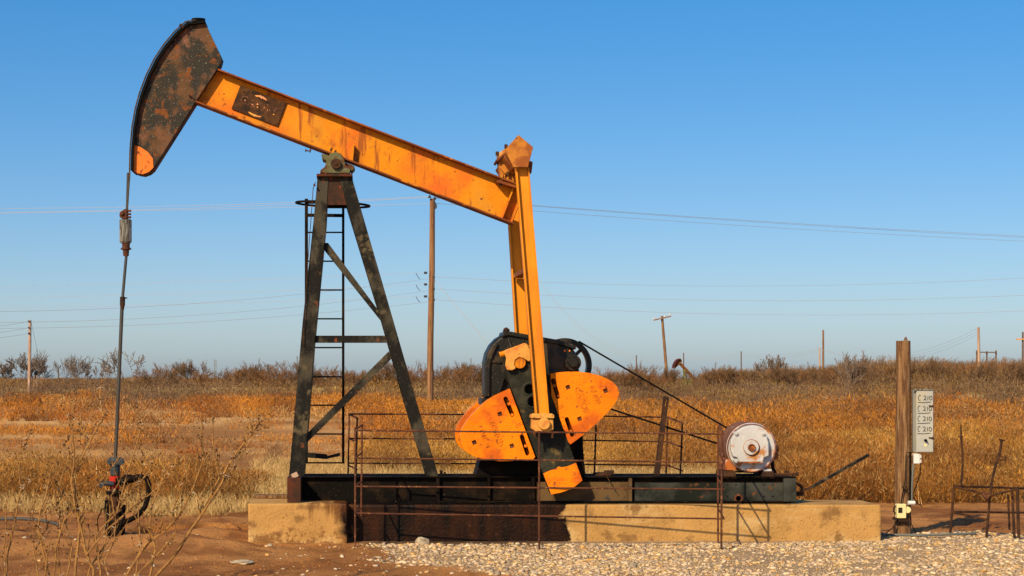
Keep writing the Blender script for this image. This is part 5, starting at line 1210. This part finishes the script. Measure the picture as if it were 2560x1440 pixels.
st = [([(190, 1505), (187, 1440), (198, 1335), (201, 1297), (190, 1253), (187, 1218), (198, 1154), (216, 1122), (219, 1096), (204, 1075), (200, 1032)], 7, 3),
      ([(240, 1500), (233, 1422), (216, 1387), (204, 1326), (190, 1274), (178, 1210), (185, 1150), (182, 1075), (165, 1030)], 7, 2.5),
      ([(150, 1500), (120, 1430), (96, 1326), (99, 1282), (117, 1236), (125, 1183), (143, 1137), (175, 1084)], 5, 2.5),
      ([(350, 1500), (391, 1440), (437, 1387), (490, 1306), (507, 1282), (554, 1207), (568, 1166), (598, 1122), (625, 1090), (641, 1064)], 8, 3),
      ([(507, 1282), (530, 1230), (554, 1183), (536, 1142), (531, 1087), (533, 1037)], 5, 2.5),
      ([(554, 1207), (585, 1170), (618, 1113), (656, 1061)], 4.5, 2.5),
      ([(290, 1500), (315, 1440), (364, 1361), (410, 1330), (455, 1277), (478, 1230), (496, 1183), (510, 1148), (504, 1093), (506, 1043)], 6, 2.5),
      ([(360, 1500), (376, 1440), (388, 1370), (373, 1312), (379, 1268), (399, 1218), (420, 1142), (458, 1096)], 5.5, 2.5),
      ([(260, 1500), (250, 1420), (239, 1341), (265, 1310), (292, 1282), (318, 1183), (344, 1102), (356, 1049)], 5.5, 2.5),
      ([(140, 1500), (135, 1440), (140, 1370), (160, 1300), (215, 1250), (262, 1190), (300, 1140)], 4.5, 2),
      ([(216, 1122), (242, 1072), (258, 1040), (250, 990), (256, 945)], 4, 2.5),
      ([(165, 1500), (150, 1440), (145, 1380), (150, 1310), (140, 1250), (155, 1190), (176, 1130), (182, 1050), (180, 975)], 4, 2),
      ([(216, 1387), (262, 1330), (330, 1270), (400, 1215), (432, 1150)], 4.5, 2.5),
      ([(330, 1500), (342, 1420), (352, 1360), (345, 1290), (350, 1200), (362, 1120)], 4, 2),
      ([(200, 1500), (225, 1420), (262, 1360), (275, 1290), (330, 1225), (372, 1180), (392, 1130)], 4, 2),
      ([(150, 1500), (170, 1430), (180, 1370), (165, 1310), (172, 1260), (140, 1210), (150, 1160)], 4, 2),
      ([(290, 1500), (270, 1440), (262, 1400), (285, 1350), (290, 1300), (278, 1240), (300, 1200)], 4, 2),
      ([(130, 1500), (112, 1450), (118, 1390), (104, 1340), (80, 1290), (92, 1230), (110, 1160)], 4, 2),
      ([(320, 1500), (340, 1440), (400, 1380), (440, 1330), (430, 1280), (452, 1225), (440, 1180)], 4.5, 2),
      ([(110, 1500), (95, 1440), (85, 1380), (110, 1330), (135, 1280), (180, 1225), (230, 1190)], 4, 2)]
sapling('thorny_sapling', 'large bare thorny sapling with yellow branches in front of the wellhead', st, 14.0, 5, 15, P(250, 1503, 14))
sapling('thorny_sapling', 'smaller thorny sapling at the left edge of the foreground', [([(5, 1500), (15, 1440), (20, 1382), (38, 1297), (52, 1224), (48, 1183), (52, 1137), (67, 1102), (85, 1070)], 5, 2.5), ([(20, 1500), (14, 1440), (10, 1370), (15, 1290), (18, 1230)], 4, 2), ([(52, 1224), (66, 1205), (88, 1196)], 3, 2)], 14.0, 9, 9, P(8, 1503, 14))
